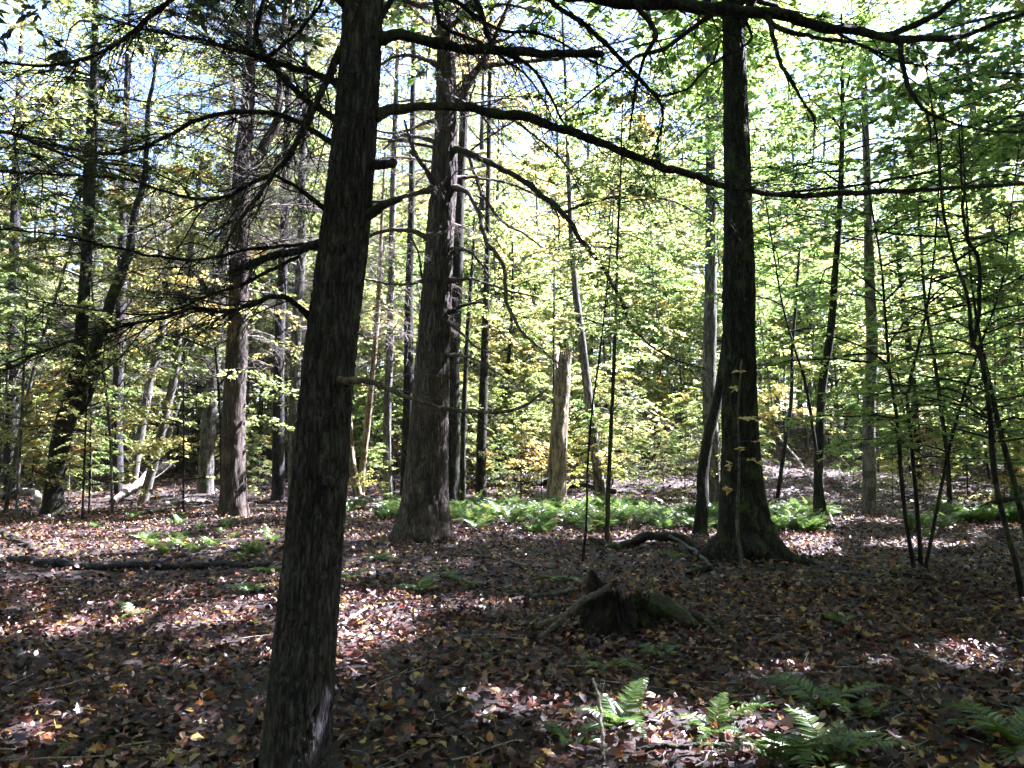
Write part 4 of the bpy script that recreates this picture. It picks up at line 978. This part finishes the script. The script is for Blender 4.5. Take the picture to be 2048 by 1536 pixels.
for k, (z1, z0, L, nb, r0, mat) in enumerate([(5.5, .9, 1.9, 28, .03, 'bark_smooth'), (7.0, 1.3, 2.3, 32, .04, 'bark_grey'), (4.0, .5, 1.7, 22, .022, 'bark_dark'), (6.2, 1.5, 2.1, 26, .035, 'bark_dark')]):
    tr, lm, _, lf, _2 = proto_tree(z1, z0, L, nb, 14, 18, .08, 800 + k * 10, mat, None, r0, nt=7)
    UND.append((tr, lm, lf.mesh('crown', 'leaf_gold', smooth=False)))

def shades_lit(x, y, h, rmin=1.1, ex=2.2):
    g0 = float(gh(x, y))
    for c, rad in LIT:
        if rad < rmin: continue
        for z in (h * .95, h * .75, h * .55, h * .35, h * .15):
            d = np.array([x, y, g0 + z]) - np.asarray(c); s_ = float(d @ SUN)
            if s_ > 2 and np.linalg.norm(d - s_ * SUN) < rad + ex: return True
    return False
ZONES = [(130, 'left of the forked trunk'), (290, 'between the forked trunk and the crooked pair'), (470, 'between the crooked pair and the sunlit pine'),
         (650, 'between the sunlit pine and the leaning pine'), (860, 'between the two large pines'), (1110, 'between the big pine and the snag'), (1300, 'just right of the snag'),
         (1480, 'close left of the thick dark trunk'), (1650, 'between the thick dark trunk and the bowed trunk'), (1830, 'around the pale grey trunk'), (99999, 'beyond the sapling clump at the right')]
def where(x, y):
    px = float(to_px(np.array([x, y, float(gh(x, y))]))[0])
    return next(w for lim, w in ZONES if px < lim)
def depth_word(y, a=26, b=36, c=48):
    return 'nearer' if y < a else 'mid-distance' if y < b else 'far' if y < c else 'farthest'
CW = {'leaf_gold': 'golden', 'leaf_green': 'green', 'leaf_olive': 'olive'}
def place(name, x, y, proto, cm, label, cat, group, rz, s, sz=1.0):
    g = (x, y, float(gh(x, y)) - .03)
    t = empty(name, g, label, cat, group)
    t.rotation_euler = (0, 0, rz); t.scale = (s, s, s * sz)
    link('trunk', proto[0], t)
    c_ = tag(link('crown', proto[2], t), kind='stuff')
    c_.material_slots[0].link = 'OBJECT'; c_.material_slots[0].material = M[cm]
    return t

r_ = np.random.default_rng(1234)
def scatter(n, y0, y1, mind, umax, avoid, tries=4000):
    out = []
    for _ in range(tries):
        if len(out) >= n: break
        y = y0 + (y1 - y0) * r_.random() ** .85
        u = (r_.random() * 2 - 1) * umax
        x = u * y
        if any((x - a) ** 2 + (y - b) ** 2 < mind ** 2 for a, b in out) or avoid(x, y): continue
        out.append((x, y))
    return out
for x, y in scatter(104, 27, 74, 2.3, .82, lambda x, y: (x / y < -.5 and y < 48) or (x / y > .12 and y < 50 and r_.random() < .5) or (-.47 < x / y < -.25 and y < 36 and r_.random() < .5)):
    u = x / y
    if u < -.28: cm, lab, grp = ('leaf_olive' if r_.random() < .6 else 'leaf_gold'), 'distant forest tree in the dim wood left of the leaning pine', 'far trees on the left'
    elif u < .26: cm, lab, grp = ('leaf_gold' if r_.random() < .75 else 'leaf_green'), 'distant forest tree on the leafy slope between the leaning pine and thick dark trunk', 'far trees on the slope'
    else: cm, lab, grp = ('leaf_green' if r_.random() < .6 else 'leaf_gold'), 'distant forest tree in the green wood right of the thick dark trunk', 'far trees on the right'
    s_ = r_.uniform(.8, 1.2) * (1 + .2 * sstep(40, 70, y))
    if shades_lit(x, y, 18 * s_, 0): s_ *= .55
    lab = f'{depth_word(y, 34, 46, 58)} tall {CW[cm]} forest tree {where(x, y)}'; grp = lab
    place('forest_tree', x, y, FAR[int(r_.integers(4))], cm, lab, 'tree', grp, r_.random() * 6.28, s_)
for x, y in scatter(340, 17.5, 58, .9, .82, lambda x, y: y < 22.5 and -.2 < x / y < .27):
    u = x / y
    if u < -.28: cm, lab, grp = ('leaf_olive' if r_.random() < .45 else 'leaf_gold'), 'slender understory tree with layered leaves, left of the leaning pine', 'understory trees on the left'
    elif u < .26: cm, lab, grp = ('leaf_gold' if r_.random() < .75 else 'leaf_green'), 'slender understory tree with golden layered leaves behind the fern band', 'understory trees behind the ferns'
    else: cm, lab, grp = ('leaf_green' if r_.random() < .55 else 'leaf_gold'), 'slender understory tree among the green leaves right of the thick dark trunk', 'understory trees on the right'
    if shades_lit(x, y, 6.5, 0, 1.5): continue
    lab = f'{depth_word(y, 23, 30, 40)} slender {CW[cm]} understory tree {where(x, y)}'; grp = lab
    place('understory_tree', x, y, UND[int(r_.integers(4))], cm, lab, 'tree', grp, r_.random() * 6.28, r_.uniform(.75, 1.3) * (1 + .35 * sstep(26, 45, y)))

r_ = np.random.default_rng(4321)
tr, _a, _b, lf, _c = proto_tree(12, 6.0, 2.2, 26, 10, 11, .16, 870, 'bark_smooth', None, .055, nt=8)
tr2, _a, _b, lf2, _c = proto_tree(11, 5.0, 2.0, 24, 10, 11, .16, 880, 'bark_dark', None, .045, nt=8)
POLE = [(tr, None, lf.mesh('crown', 'leaf_gold', smooth=False)), (tr2, None, lf2.mesh('crown', 'leaf_gold', smooth=False))]
for x, y in scatter(84, 19.5, 48, .8, .68, lambda x, y: y < 23 and -.2 < x / y < .27):
    u = x / y
    if shades_lit(x, y, 11, 0, .5): continue
    wh, grp = ('left of the leaning pine', 'pole trees on the left') if u < -.28 else ('behind the fern band', 'pole trees behind the ferns') if u < .26 else ('right of the thick dark trunk', 'pole trees on the right')
    lab = f'{depth_word(y)} thin bare-stemmed pole tree {where(x, y)}'; grp = lab
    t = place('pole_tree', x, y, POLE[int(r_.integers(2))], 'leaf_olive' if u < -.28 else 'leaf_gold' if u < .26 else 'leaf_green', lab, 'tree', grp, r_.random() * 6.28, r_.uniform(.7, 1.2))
    t.rotation_euler = (r_.normal(0, .05), r_.normal(0, .05), r_.random() * 6.28)
for x, y in scatter(190, 21.5, 44, .6, .66, lambda x, y: not (-.12 < x / y < .3) and r_.random() < .6):
    u = x / y
    wh, grp = ('in the dim wood left of the leaning pine', 'brush on the left') if u < -.28 else ('on the slope behind the fern band', 'brush on the slope') if u < .26 else ('right of the thick dark trunk', 'brush on the right')
    cm = ('leaf_green', 'leaf_olive', 'leaf_gold')[int(r_.integers(3))]; lab = f'{depth_word(y, 27, 33, 39)} low {CW[cm]} seedling shrub {where(x, y)}'; grp = lab
    place('shrub', x, y, UND[2 if r_.random() < .6 else 0], cm, lab, 'shrub', grp, r_.random() * 6.28, r_.uniform(.32, .78))
# unseen wood round and behind the camera, added to darken the ambient light
for k, (x, y) in enumerate([(-9, -2), (-5, -6), (1.5, -7), (6, -5), (-13, 4), (-15, 11), (-10.5, -8), (10, -9), (-4, -13), (3, -15), (-18, -4), (14, -6), (-19, 17), (-12.5, 8.5), (-22, 6), (8, -16), (-11, -16), (-7.5, 3.2), (-9.5, 9.8), (-3, -4), (4.5, -2.5), (0, -10), (7, -11), (-6.5, -1), (-14, -12), (13, -13), (-24, 14), (-17, 1)]):
    place('forest_tree', x, y, FAR[k % 4], ('leaf_olive', 'leaf_gold', 'leaf_green')[k % 3], 'forest tree added for shade outside the frame, beside or behind the camera', 'tree', 'trees around the camera', k * 1.3, 1.0 + .05 * (k % 5))
r_ = np.random.default_rng(99)
n_o = 0
for k in range(900):
    if n_o >= 104: break
    a = r_.uniform(.95, 2 * math.pi - .95); d_ = 11 + 34 * r_.random() ** 1.2
    x, y = math.sin(a) * d_, math.cos(a) * d_
    if y > 1 and abs(x) / y < 1.15: continue
    n_o += 1
    if n_o % 2: place('forest_tree', x, y, FAR[k % 4], ('leaf_olive', 'leaf_green')[k % 2], 'forest tree added for shade outside the frame, beside or behind the camera', 'tree', 'trees around the camera', k * 1.3, r_.uniform(.7, 1.1))
    else: place('understory_tree', x, y, UND[k % 4], ('leaf_olive', 'leaf_green')[k % 2], 'understory tree added for shade outside the frame, beside or behind the camera', 'tree', 'understory around the camera', k * 1.3, r_.uniform(1.3, 2.0))
# the far wood that closes the view
def far_wood():
    r = np.random.default_rng(61)
    mb = MB()
    def band(nc, a0, a1, d0, d1, hz, n, sz, spread, seed):
        a = r.uniform(a0, a1, nc); d = r.uniform(d0, d1, nc)
        x = np.sin(a) * d; y = np.cos(a) * d
        z = gh(x, y) + hz * r.random(nc) ** 1.5 + .2
        c = np.repeat(np.stack([x, y, z], 1), n, 0) + r.normal(0, 1, (nc * n, 3)) * np.array(spread)
        keep = r.random(len(c)) > .55 * sstep(-.36, -.5, c[:, 0] / np.maximum(c[:, 1], 1)) * sstep(10, 16, c[:, 2]) * (c[:, 1] > 0)
        c = c[keep]; m = len(c)
        V, Fc, k = leaves(c, unit(np.array([0, 0, 1.0])[None] + r.normal(0, .5, (m, 3))), rand_dirs(r, m), sz * r.uniform(.6, 1.3, m), RHOMB)
        t = np.clip(np.repeat(r.random(nc), n)[keep] + r.normal(0, .12, m), 0, 1)
        mb.add(V, Fc, np.repeat(t, k))
    band(2300, -.76, .76, 62, 104, 46, 46, .44, (2.3, 1.9, .9), 1)
    band(700, .76, 2 * math.pi - .76, 38, 62, 20, 55, .85, (2.4, 2.4, 1.2), 2)  # unseen ring round sides and back, added to cut skylight from the horizon
    o = mb.build('far_forest', 'leaf_gold', smooth=False)
    tag(o, 'distant mass of yellow-green forest closing the view', 'forest', None, 'stuff')
far_wood()

# ------------------------------------------------------------------ ferns
def frond(Ln, npairs, seed, bip, e0=1.15, e1=-.35, width=.2):
    r = np.random.default_rng(seed)
    n = npairs + 4
    el = e0 + (e1 - e0) * np.linspace(0, 1, n) ** 1.1
    step = Ln / (n - 1)
    side_b = r.normal(0, .06)
    p = np.zeros((n, 3))
    for k in range(1, n):
        p[k] = p[k - 1] + step * np.array([side_b * k / n, math.cos(el[k]), math.sin(el[k])])
    mb = MB(); V, Fc = tubes(p[None], (.0035 * Ln / .5 * (1.1 - np.linspace(0, 1, n)))[None], 3); mb.add(V, Fc, .3)
    T = unit(np.gradient(p, axis=0)); X = np.array([1.0, 0, 0]); U = unit(np.cross(X[None], T))
    Cs, Ns, Ds, Ss = [], [], [], []
    for k in range(3, n):
        f = (k - 3) / (n - 4)
        w = Ln * width * (min(1, (f + .12) / .3)) ** .7 * (1 - f) ** .8 + .008
        for sg in (-1, 1):
            d = unit(X * sg + T[k] * .42 - U[k] * .18 + r.normal(0, .05, 3))
            if not bip:
                Cs.append(p[k]); Ns.append(U[k] + r.normal(0, .15, 3)); Ds.append(d); Ss.append(w)
            else:
                m_ = max(4, int(w / .012))
                for j in range(1, m_ + 1):
                    g_ = j / (m_ + .5)
                    c = p[k] + d * w * g_ - U[k] * w * .12 * g_ ** 2
                    for s2 in (-1, 1):
                        d2 = unit(T[k] * s2 + d * .5)
                        Cs.append(c); Ns.append(U[k] + r.normal(0, .22, 3)); Ds.append(d2); Ss.append(step * .80 * (1.1 - .7 * g_))
    shp = (np.array([[0, 0, 0], [.11, .22, .02], [.09, .6, 0], [0, 1, -.08], [-.09, .6, 0], [-.11, .22, .02]]), np.array([[0, 1, 2, 3], [0, 3, 4, 5]])) if not bip else (np.array([[0, 0, 0], [.42, .45, .03], [0, 1, -.03], [-.42, .45, .03]]), np.array([[0, 1, 2], [0, 2, 3]]))
    V, Fc, k = leaves(np.array(Cs), np.array(Ns), np.array(Ds), np.array(Ss), shp)
    mb.add(V, Fc, np.repeat(np.clip(r.normal(.5, .13, len(Cs)), 0, 1), k))
    return mb
NEARF = [frond(.5, 27, 900 + k, False, e0=.85 + .12 * (k % 2), e1=-.6 + .12 * k, width=.25).mesh('frond', 'fern', smooth=False) for k in range(4)]
def far_fern(seed):
    r = np.random.default_rng(seed)
    mb = MB()
    for k in range(int(r.integers(6, 10))):
        f_ = frond(r.uniform(.32, .55), 15, seed * 10 + k, False, e0=r.uniform(.9, 1.4), e1=r.uniform(-.6, .3), width=.26)
        a = r.random() * 6.283; ca, sa = math.cos(a), math.sin(a); tz = r.normal(0, .12)
        off = mb.n
        for V in f_.V:
            mb.V.append(np.c_[V[:, 0] * ca - V[:, 1] * sa, V[:, 0] * sa + V[:, 1] * ca, V[:, 2]] + np.array([r.normal(0, .01), r.normal(0, .01), 0]))
        for Lx in f_.L: mb.L.append(Lx + off)
        mb.N += f_.N; mb.T += [np.clip(t_ + tz, 0, 1) for t_ in f_.T]; mb.n += f_.n
    return mb.mesh('fern', 'fern', smooth=False)
FARF = [far_fern(950 + k) for k in range(7)]

def fern_at(p, s, rz, label, group, k):
    o = link('fern', FARF[k % len(FARF)])
    o.location = (p[0], p[1], float(gh(p[0], p[1])) - .01); o.rotation_euler = (0, 0, rz); o.scale = (s, s, s)
    return tag(o, label, 'fern', group)
r_ = np.random.default_rng(77)
n_b = 0
for k in range(2000):
    if n_b >= 262: break
    if k == 0: n_r = 0
    y = r_.uniform(15.0, 21.5); u = -.22 + .88 * r_.random() ** .95
    x = u * y
    if -.165 < u < -.075 and y < 16.5: continue
    if vn(x * .5, y * .5, 0, 60) < -.45 or (y < 16 and r_.random() < .4): continue
    if u < -.165 and r_.random() < .5: continue
    if u > .30:
        if y > 18.8 or vn(x * .6, y * .6, 0, 61) < -.45: continue
        n_r += 1
    elif n_b - n_r >= 156: continue
    lab = grp = f"{'front' if y < 17 else 'middle' if y < 19 else 'back'}-row fern of the fern band, {where(x, y)}"
    fern_at((x, y), r_.uniform(.95, 1.5), r_.random() * 6.28, lab, grp, k); n_b += 1
n_l = 0
for k in range(600):
    if n_l >= 34: break
    px, py = r_.uniform(170, 580), r_.uniform(1035, 1125)
    if py > 1060 and not (abs((px - 430) / 170) < 1 and abs(py - (1110 - (px - 270) * .12)) < 40): continue
    g = G(px, py)
    fern_at(g, r_.uniform(.5, .9), r_.random() * 6.28, f"fern of the left fern patch, {'nearer' if g[1] < 14 else 'farther'} row, {where(g[0], g[1])}", f"left ferns {'nearer' if g[1] < 14 else 'farther'}, {where(g[0], g[1])}", k); n_l += 1
# single ferns of the foreground and middle ground
def near_fern(px, py, s, nf, label, seed, az=None):
    g = G(px, py); r = np.random.default_rng(seed)
    t = empty('fern', g, label, 'fern', None)
    a0 = r.random() * 6.28
    for k in range(nf):
        o = link('frond', NEARF[int(r.integers(4))], t)
        a = (a0 + k * 6.283 / nf + r.normal(0, .25)) if az is None else az[k % len(az)] + r.normal(0, .12)
        s_ = s * .82 * r.uniform(.65, 1.2)
        o.rotation_euler = (r.normal(-.1, .18), r.normal(0, .15), a); o.scale = (s_, s_, s_)
    return t
near_fern(1240, 1455, .95, 6, 'sunlit pale fern in the bright patch, below the stump', 1, az=[-.6, .5, 1.3, -1.5, 2.3, -2.6])
near_fern(1140, 1490, .8, 5, 'small green fern at the left rim of the sunlit foreground patch', 2)
near_fern(1430, 1470, .85, 6, 'feathery sunlit fern amid the bright foreground patch', 3)
near_fern(1560, 1528, 1.2, 7, 'yellow-green fern cut by the bottom edge', 4)
near_fern(1660, 1526, 1.25, 7, 'fern with one white sunlit frond at the bottom edge', 5)
near_fern(1500, 1420, .6, 4, 'small fern with drooping bluish frond behind the feathery sunlit fern', 6)
near_fern(1650, 1420, 1.15, 7, 'dark green fern of broad fronds, in shade right of the sunlit patch', 7)
near_fern(1740, 1440, .7, 5, 'low dark fern beside the broad shaded fern', 8)
near_fern(2030, 1500, 1.2, 7, 'pale green fern in the bottom right corner', 9)
near_fern(1975, 1470, .6, 4, 'small pale fern next to the bottom right corner', 10)
near_fern(1215, 1345, .8, 6, 'bright green fern in shade just below the stump', 11)
near_fern(1320, 1320, .8, 6, 'fern spreading below the mossy root of the stump', 12)
near_fern(1160, 1330, .5, 4, 'tiny fern left of the bright green fern below the stump', 13)
near_fern(985, 1335, .5, 4, 'tiny grassy fern alone in the leaf litter left of the stump', 14)
near_fern(1330, 1270, .5, 3, 'little fern growing on the mossy root of the stump', 15)
near_fern(840, 1185, .9, 5, 'fern standing between the big furrowed pine and the leaning pine', 16)
near_fern(905, 1160, 1.0, 6, 'wide low fern in front of the roots of the big furrowed pine', 17)
near_fern(940, 1178, .6, 4, 'small light fern right of the wide low fern', 18)
near_fern(760, 1120, .9, 6, 'fern beside the right edge of the leaning pine, upper one', 19)
near_fern(700, 1160, .9, 5, 'fern beside the right edge of the leaning pine, lower one', 20)
near_fern(1125, 1165, .9, 5, 'upright green fern between the ferns band and the stump', 21)
near_fern(1030, 1185, .6, 4, 'flat small fern left of the stump root', 22)
near_fern(540, 1150, 1.0, 6, 'fern hugging the left edge of the leaning pine, upper one', 23)
near_fern(500, 1185, .9, 6, 'fern hugging the left edge of the leaning pine, lower one', 24)
near_fern(1680, 1250, .7, 5, 'bluish fern alone on the shaded slope right of the stump', 25)
near_fern(1845, 1075, .9, 6, 'fern at the foot of the sapling clump', 26)
near_fern(1345, 1118, .8, 5, 'grey-green fern left of the thick dark trunk', 27)
near_fern(270, 1232, .7, 3, 'lone low dark fern in the shaded litter left of the leaning pine', 28)

# ------------------------------------------------------------------ stump, logs and fallen wood
gs = G(1252, 1262)
stump = empty('stump', gs, 'rotten black mossy stump with a jagged peak, in the middle of the clearing', 'stump')
def make_stump():
    nz, nt = 70, 130
    th = np.arange(nt) / nt * 2 * math.pi; ct, st = np.cos(th)[None], np.sin(th)[None]
    f = np.linspace(0, 1, nz)[:, None]
    dth = lambda c: np.abs((th - c + math.pi) % (2 * math.pi) - math.pi)[None]
    top = .27 + .27 * np.exp(-(dth(2.7) / .38) ** 2) + .10 * np.exp(-(dth(4.4) / .3) ** 2) - .12 * np.exp(-(dth(-.3) / .7) ** 2) + .09 * vn(ct * 3.2, st * 3.2, 0, 5) + .06 * vn(ct * 8, st * 8, 0, 6) + .03 * vn(ct * 19, st * 19, 0, 16)
    z = -.1 + f * (top + .1)
    r = .50 - .33 * f ** .7 + .045 * vn(ct * 4, st * 4, f * 5, 27) + .05 * np.cos(5 * th[None] + 1) * (1 - f) + .05 * vn(ct * 2.2, st * 2.2, f * 2, 7) + .05 * vn(ct * 6, st * 6, f * 1.2, 8) * (.3 + f) + .03 * vn(ct * 14, st * 14, f * 2, 9) + .02 * vn(ct * 26, st * 26, f * 9, 19)
    V = np.stack([r * ct * 1.05 - .05 * f, r * st, np.broadcast_to(z, r.shape)], -1)
    i = np.arange(nz * nt).reshape(nz, nt)
    q = np.stack([i[:-1], np.roll(i[:-1], -1, 1), np.roll(i[1:], -1, 1), i[1:]], -1).reshape(-1, 4)
    mb = MB().add(V.reshape(-1, 3), q, .5)
    inner = V[-1] * np.array([.55, .55, 1]) - np.array([0, 0, .16])
    mb.add(np.vstack([V[-1], inner, inner.mean(0, keepdims=True) - [[0, 0, .05]]]), np.array([[k, (k + 1) % nt, nt + (k + 1) % nt, nt + k] for k in range(nt)]), .3)
    ring = np.vstack([inner, inner.mean(0, keepdims=True) - [[0, 0, .08]]])
    mb.add(ring, np.array([[k, (k + 1) % nt, nt] for k in range(nt)]), .3)
    return mb
make_stump().build('body', 'bark_rot', stump).scale = (1.05, 1.05, .95)
def px_ground_limb(pts, radii_scale=1.0):
    """(px, py, width px, height above ground) -> world path lying on the floor"""
    W, R = [], []
    for p in pts:
        g = G(p[0], p[1]); g[2] += p[3] if len(p) > 3 else 0
        W.append(g); R.append(p[2] * .5 * g[1] / F * radii_scale)
    return np.array(W), np.array(R)
def root(pts, mat, seed, lab=None):
    W, R = px_ground_limb(pts); m_ = MB(); limb(m_, W, R, n=40, sides=12, rough=.22, seed=seed); o = m_.build('root', mat, stump, gs)
    if lab: o['label'] = lab
W = np.array([gs + [-.14, .0, .36], gs + [-.42, -.1, .24], gs + [-.62, -.22, .10], gs + [-.78, -.36, .0]])
m_ = MB(); limb(m_, W, [.034, .03, .024, .012], n=60, sides=10, rough=.35, seed=21); m_.build('root', 'bark_twig', stump, gs)['label'] = 'bare dark root arching down to the litter'
W = np.array([gs + [-.4, .05, .16], gs + [-.62, .0, .09], gs + [-.85, -.05, .04], gs + [-1.05, -.1, .0]])
m_ = MB(); limb(m_, W, [.03, .028, .022, .012], n=40, sides=10, rough=.2, seed=22); m_.build('root', 'bark_twig', stump, gs)
W = np.array([gs + [.2, -.05, .26], gs + [.42, -.16, .12], gs + [.70, -.36, .03], gs + [.95, -.66, -.005], gs + [1.15, -1.0, -.04]])
m_ = MB(); limb(m_, W, [.10, .075, .06, .045, .02], n=90, sides=22, rough=.22, seed=23); m_.build('root', 'bark_moss', stump, gs)['label'] = 'long moss-covered root running forward'
W = np.array([gs + [.2, .0, .22], gs + [.5, -.02, .12], gs + [.8, -.14, .05], gs + [1.05, -.3, -.02]])
m_ = MB(); limb(m_, W, [.08, .055, .04, .02], n=60, sides=16, rough=.22, seed=24); m_.build('root', 'bark_moss', stump, gs)

def fallen(name, label, pts, mat, seed, twn=0, l0=.2, l1=.6, cat='log', rough=.34, sides=14, thick=.005, forks=(), n=150):
    W, R = px_ground_limb(pts)
    org = W[0].copy()
    t = empty(name, org, label, cat)
    m_ = MB(); C, Rr = limb(m_, W, R, n=n, sides=sides, rough=rough, seed=seed); b = m_.build('body' if cat == 'log' else 'shaft', mat, t, org)
    if twn:
        tw, q = twigs_on(C, Rr, twn, l0, l1, seed + 1, sub=3, thick=thick, up=.3); tag(tw.build('twigs', mat, t, org), kind='stuff')
    for k, fp in enumerate(forks):
        Wf, Rf = px_ground_limb(fp); m_ = MB(); limb(m_, Wf, Rf, n=30, sides=8, rough=rough, seed=seed + 9 + k); m_.build('side_branch', mat, t, org)
    return t
fallen('fallen_log', 'long dark fallen log on the litter left of the leaning pine', [(20, 1124, 15, .03), (110, 1136, 16, .04), (190, 1140, 14, .04), (300, 1140, 14, .04), (420, 1138, 13, .04), (545, 1134, 10, .03)], 'bark_pine', 31, forks=[[(300, 1136, 9, .06), (360, 1122, 7, .06), (440, 1108, 5, .04)], [(420, 1134, 7, .08), (470, 1112, 6, .1), (510, 1098, 4, .05)]])
fallen('fallen_log', 'short dark mossy log end at the left border, above the long log', [(-60, 1062, 14, .04), (0, 1074, 13, .04), (40, 1090, 11, .03), (75, 1106, 7, .02)], 'bark_dark', 33)
fallen('fallen_log', 'dark arched branch wood beside the foot of the thick dark trunk', [(1180, 1082, 8, .03), (1230, 1098, 12, .04), (1262, 1096, 16, .12), (1300, 1092, 17, .17), (1345, 1096, 17, .14), (1395, 1108, 18, .07), (1450, 1120, 16, .04)], 'bark_dark', 35)
fallen('fallen_branch', 'thin stick sloping away from the arched wood towards the thick dark trunk', [(1340, 1098, 5, .2), (1380, 1112, 6, .12), (1425, 1138, 6, .04), (1440, 1142, 5, .02)], 'bark_grey', 37, cat='branch')
fallen('fallen_branch', 'grey stick in the litter left of the stump', [(1010, 1208, 6, .02), (1060, 1200, 7, .04), (1110, 1196, 8, .05), (1150, 1190, 8, .06)], 'bark_grey', 39, cat='branch')
fallen('fallen_branch', 'long thin stick lying between the big furrowed pine and the stump', [(900, 1112, 5, .02), (990, 1122, 6, .03), (1045, 1135, 6, .03), (1110, 1140, 4, .02)], 'bark_twig', 41, 5, cat='branch')
fallen('fallen_branch', 'dark mossy stick in the litter at the bottom left', [(135, 1530, 15, .02), (180, 1500, 14, .03), (230, 1475, 12, .03), (290, 1452, 8, .02)], 'bark_dark', 43, cat='branch')
fallen('fallen_branch', 'dark chunk of wood lying in the sunlit patch at the bottom', [(1275, 1515, 9, .03), (1330, 1512, 10, .04), (1400, 1510, 9, .04), (1470, 1505, 6, .03)], 'bark_dark', 45, cat='branch')
fallen('fallen_branch', 'pale bent twig standing in the sunlit foreground patch', [(1205, 1512, 7, .0), (1204, 1500, 7, .12), (1196, 1488, 6, .24), (1185, 1478, 5, .33)], 'bark_bleached', 47, 3, .1, .3, cat='branch', thick=.002)
fallen('fallen_branch', 'thin pale twig in the litter right of the leaning pine foot', [(905, 1470, 3, .03), (940, 1500, 4, .04), (965, 1522, 4, .02)], 'bark_bleached', 49, cat='branch')
fallen('fallen_branch', 'pale sunlit stick on the bright litter right of the leaning pine', [(660, 1275, 5, .03), (700, 1250, 6, .05), (735, 1228, 5, .04), (770, 1215, 4, .02)], 'bark_bleached', 51, 3, .1, .3, cat='branch', thick=.002)
fallen('fallen_branch', 'dark wood piece half buried right of the arched wood', [(1375, 1152, 8, .02), (1410, 1145, 12, .04), (1440, 1138, 10, .03)], 'bark_dark', 53, cat='branch')
fallen('fallen_branch', 'low curved stick in the shade below the sapling clump', [(1780, 1150, 7, .03), (1840, 1160, 9, .04), (1880, 1170, 8, .03), (1910, 1185, 5, .02)], 'bark_dark', 55, 4, cat='branch')
fallen('fallen_branch', 'dark bough slanting up to the right edge from the ground', [(1890, 1035, 10, .0), (1950, 1040, 10, .25), (2010, 1042, 11, .45), (2080, 1040, 11, .6)], 'bark_dark', 57, 4, cat='branch')
fallen('fallen_log', 'sunlit bleached log leaning on the ground behind the forked trunk', [(225, 1010, 13, .1), (265, 995, 15, .3), (305, 975, 16, .5), (345, 958, 12, .6)], 'bark_bleached', 59, 14, .4, 1.4, thick=.012)
fallen('fallen_log', 'bleached curved log at the left border, on the sunlit ground', [(-40, 1005, 14, .1), (20, 1000, 15, .2), (60, 1000, 14, .2), (85, 1010, 10, .05)], 'bark_bleached', 61)
fallen('fallen_branch', 'bleached brushy branch left of the sunlit pine foot', [(300, 1030, 9, .05), (345, 1018, 10, .15), (395, 1010, 9, .1), (430, 1006, 6, .05)], 'bark_bleached', 63, 26, .4, 1.3, cat='branch', thick=.010)
fallen('fallen_branch', 'pale dead branch low behind the foot of the split yellowish stems', [(690, 1024, 5, .05), (725, 1016, 6, .3), (765, 1022, 5, .1)], 'bark_bleached', 65, 8, .3, .8, cat='branch', thick=.008)
fallen('fallen_log', 'dark fallen trunk on the far slope between the snag and the big pine', [(1050, 985, 12, .15), (1090, 975, 13, .2), (1150, 985, 12, .2), (1230, 990, 9, .1)], 'bark_dark', 67)
fallen('fallen_branch', 'long white dead branch slanting up right of the thick dark trunk', [(1668, 1050, 4, .0), (1640, 1020, 4, .45), (1600, 985, 4, .95), (1560, 950, 3, 1.4)], 'bark_bleached', 69, 8, .2, .7, cat='branch', thick=.004)

# loose twigs strewn through the litter
def twig_litter():
    r = np.random.default_rng(91); n = 900
    y = 2.8 + 17 * r.random(n) ** 1.5; x = (r.random(n) * 2 - 1) * (.75 * y + 1)
    a = r.random(n) * 6.283; L = r.uniform(.08, .45, n)
    t = np.linspace(-.5, .5, 5)[None, :]
    px = x[:, None] + np.cos(a)[:, None] * L[:, None] * t + r.normal(0, .02, (n, 5)) * L[:, None]
    py = y[:, None] + np.sin(a)[:, None] * L[:, None] * t + r.normal(0, .02, (n, 5)) * L[:, None]
    pz = gh(px, py) + .02 + r.uniform(.0, .03, (n, 1)) + r.normal(0, .06, (n, 1)) * L[:, None] * t
    V, Fc = tubes(np.stack([px, py, pz], -1), np.broadcast_to((r.uniform(.0015, .005, n))[:, None], (n, 5)), 4)
    tag(MB().add(V, Fc, .6).build('twig_litter', 'bark_bleached', ground), kind='stuff')
twig_litter()

# the bright single leaves that lie on top of the litter
def single_leaves():
    r = np.random.default_rng(55)
    def lm(shape, mat, seed):
        rr = np.random.default_rng(seed)
        tv, tf = shape
        v = tv.copy(); v[:, :2] += rr.normal(0, .02, (len(v), 2)); v[:, 2] = v[:, 2] * rr.uniform(.8, 2.4) + rr.normal(0, .02, len(v))
        v[:, 1] -= .45
        return MB().add(v, tf).mesh('leaf', mat, smooth=False)
    kinds = []
    for mat, shp, w in (('leaf_yellow', OVATE, 5), ('leaf_yellow', MAPLE, 3), ('leaf_tan', OVATE, 5), ('leaf_tan', MAPLE, 5), ('leaf_orange', MAPLE, 3.2), ('leaf_red', MAPLE, 1.2), ('leaf_orange', OVATE, 1.2)):
        for s in range(2): kinds.append((lm(shp, mat, len(kinds) + 5), w))
    wts = np.array([w for _, w in kinds]); wts = wts / wts.sum()
    for k in range(295):
        y = 3.3 + 6.5 * r.random() ** 1.3; x = (r.random() * 2 - 1) * .66 * y
        if (x - g1[0]) ** 2 + (y - g1[1]) ** 2 < .12: continue
        o = link('leaf', kinds[int(r.choice(len(kinds), p=wts))][0], ground)
        s = r.uniform(.045, .09)
        o.location = (x, y, float(gh(x, y)) + .045 + r.uniform(0, .012)); o.scale = (s, s, s)
        o.rotation_euler = (r.normal(0, .25), r.normal(0, .25), r.random() * 6.283)
single_leaves()
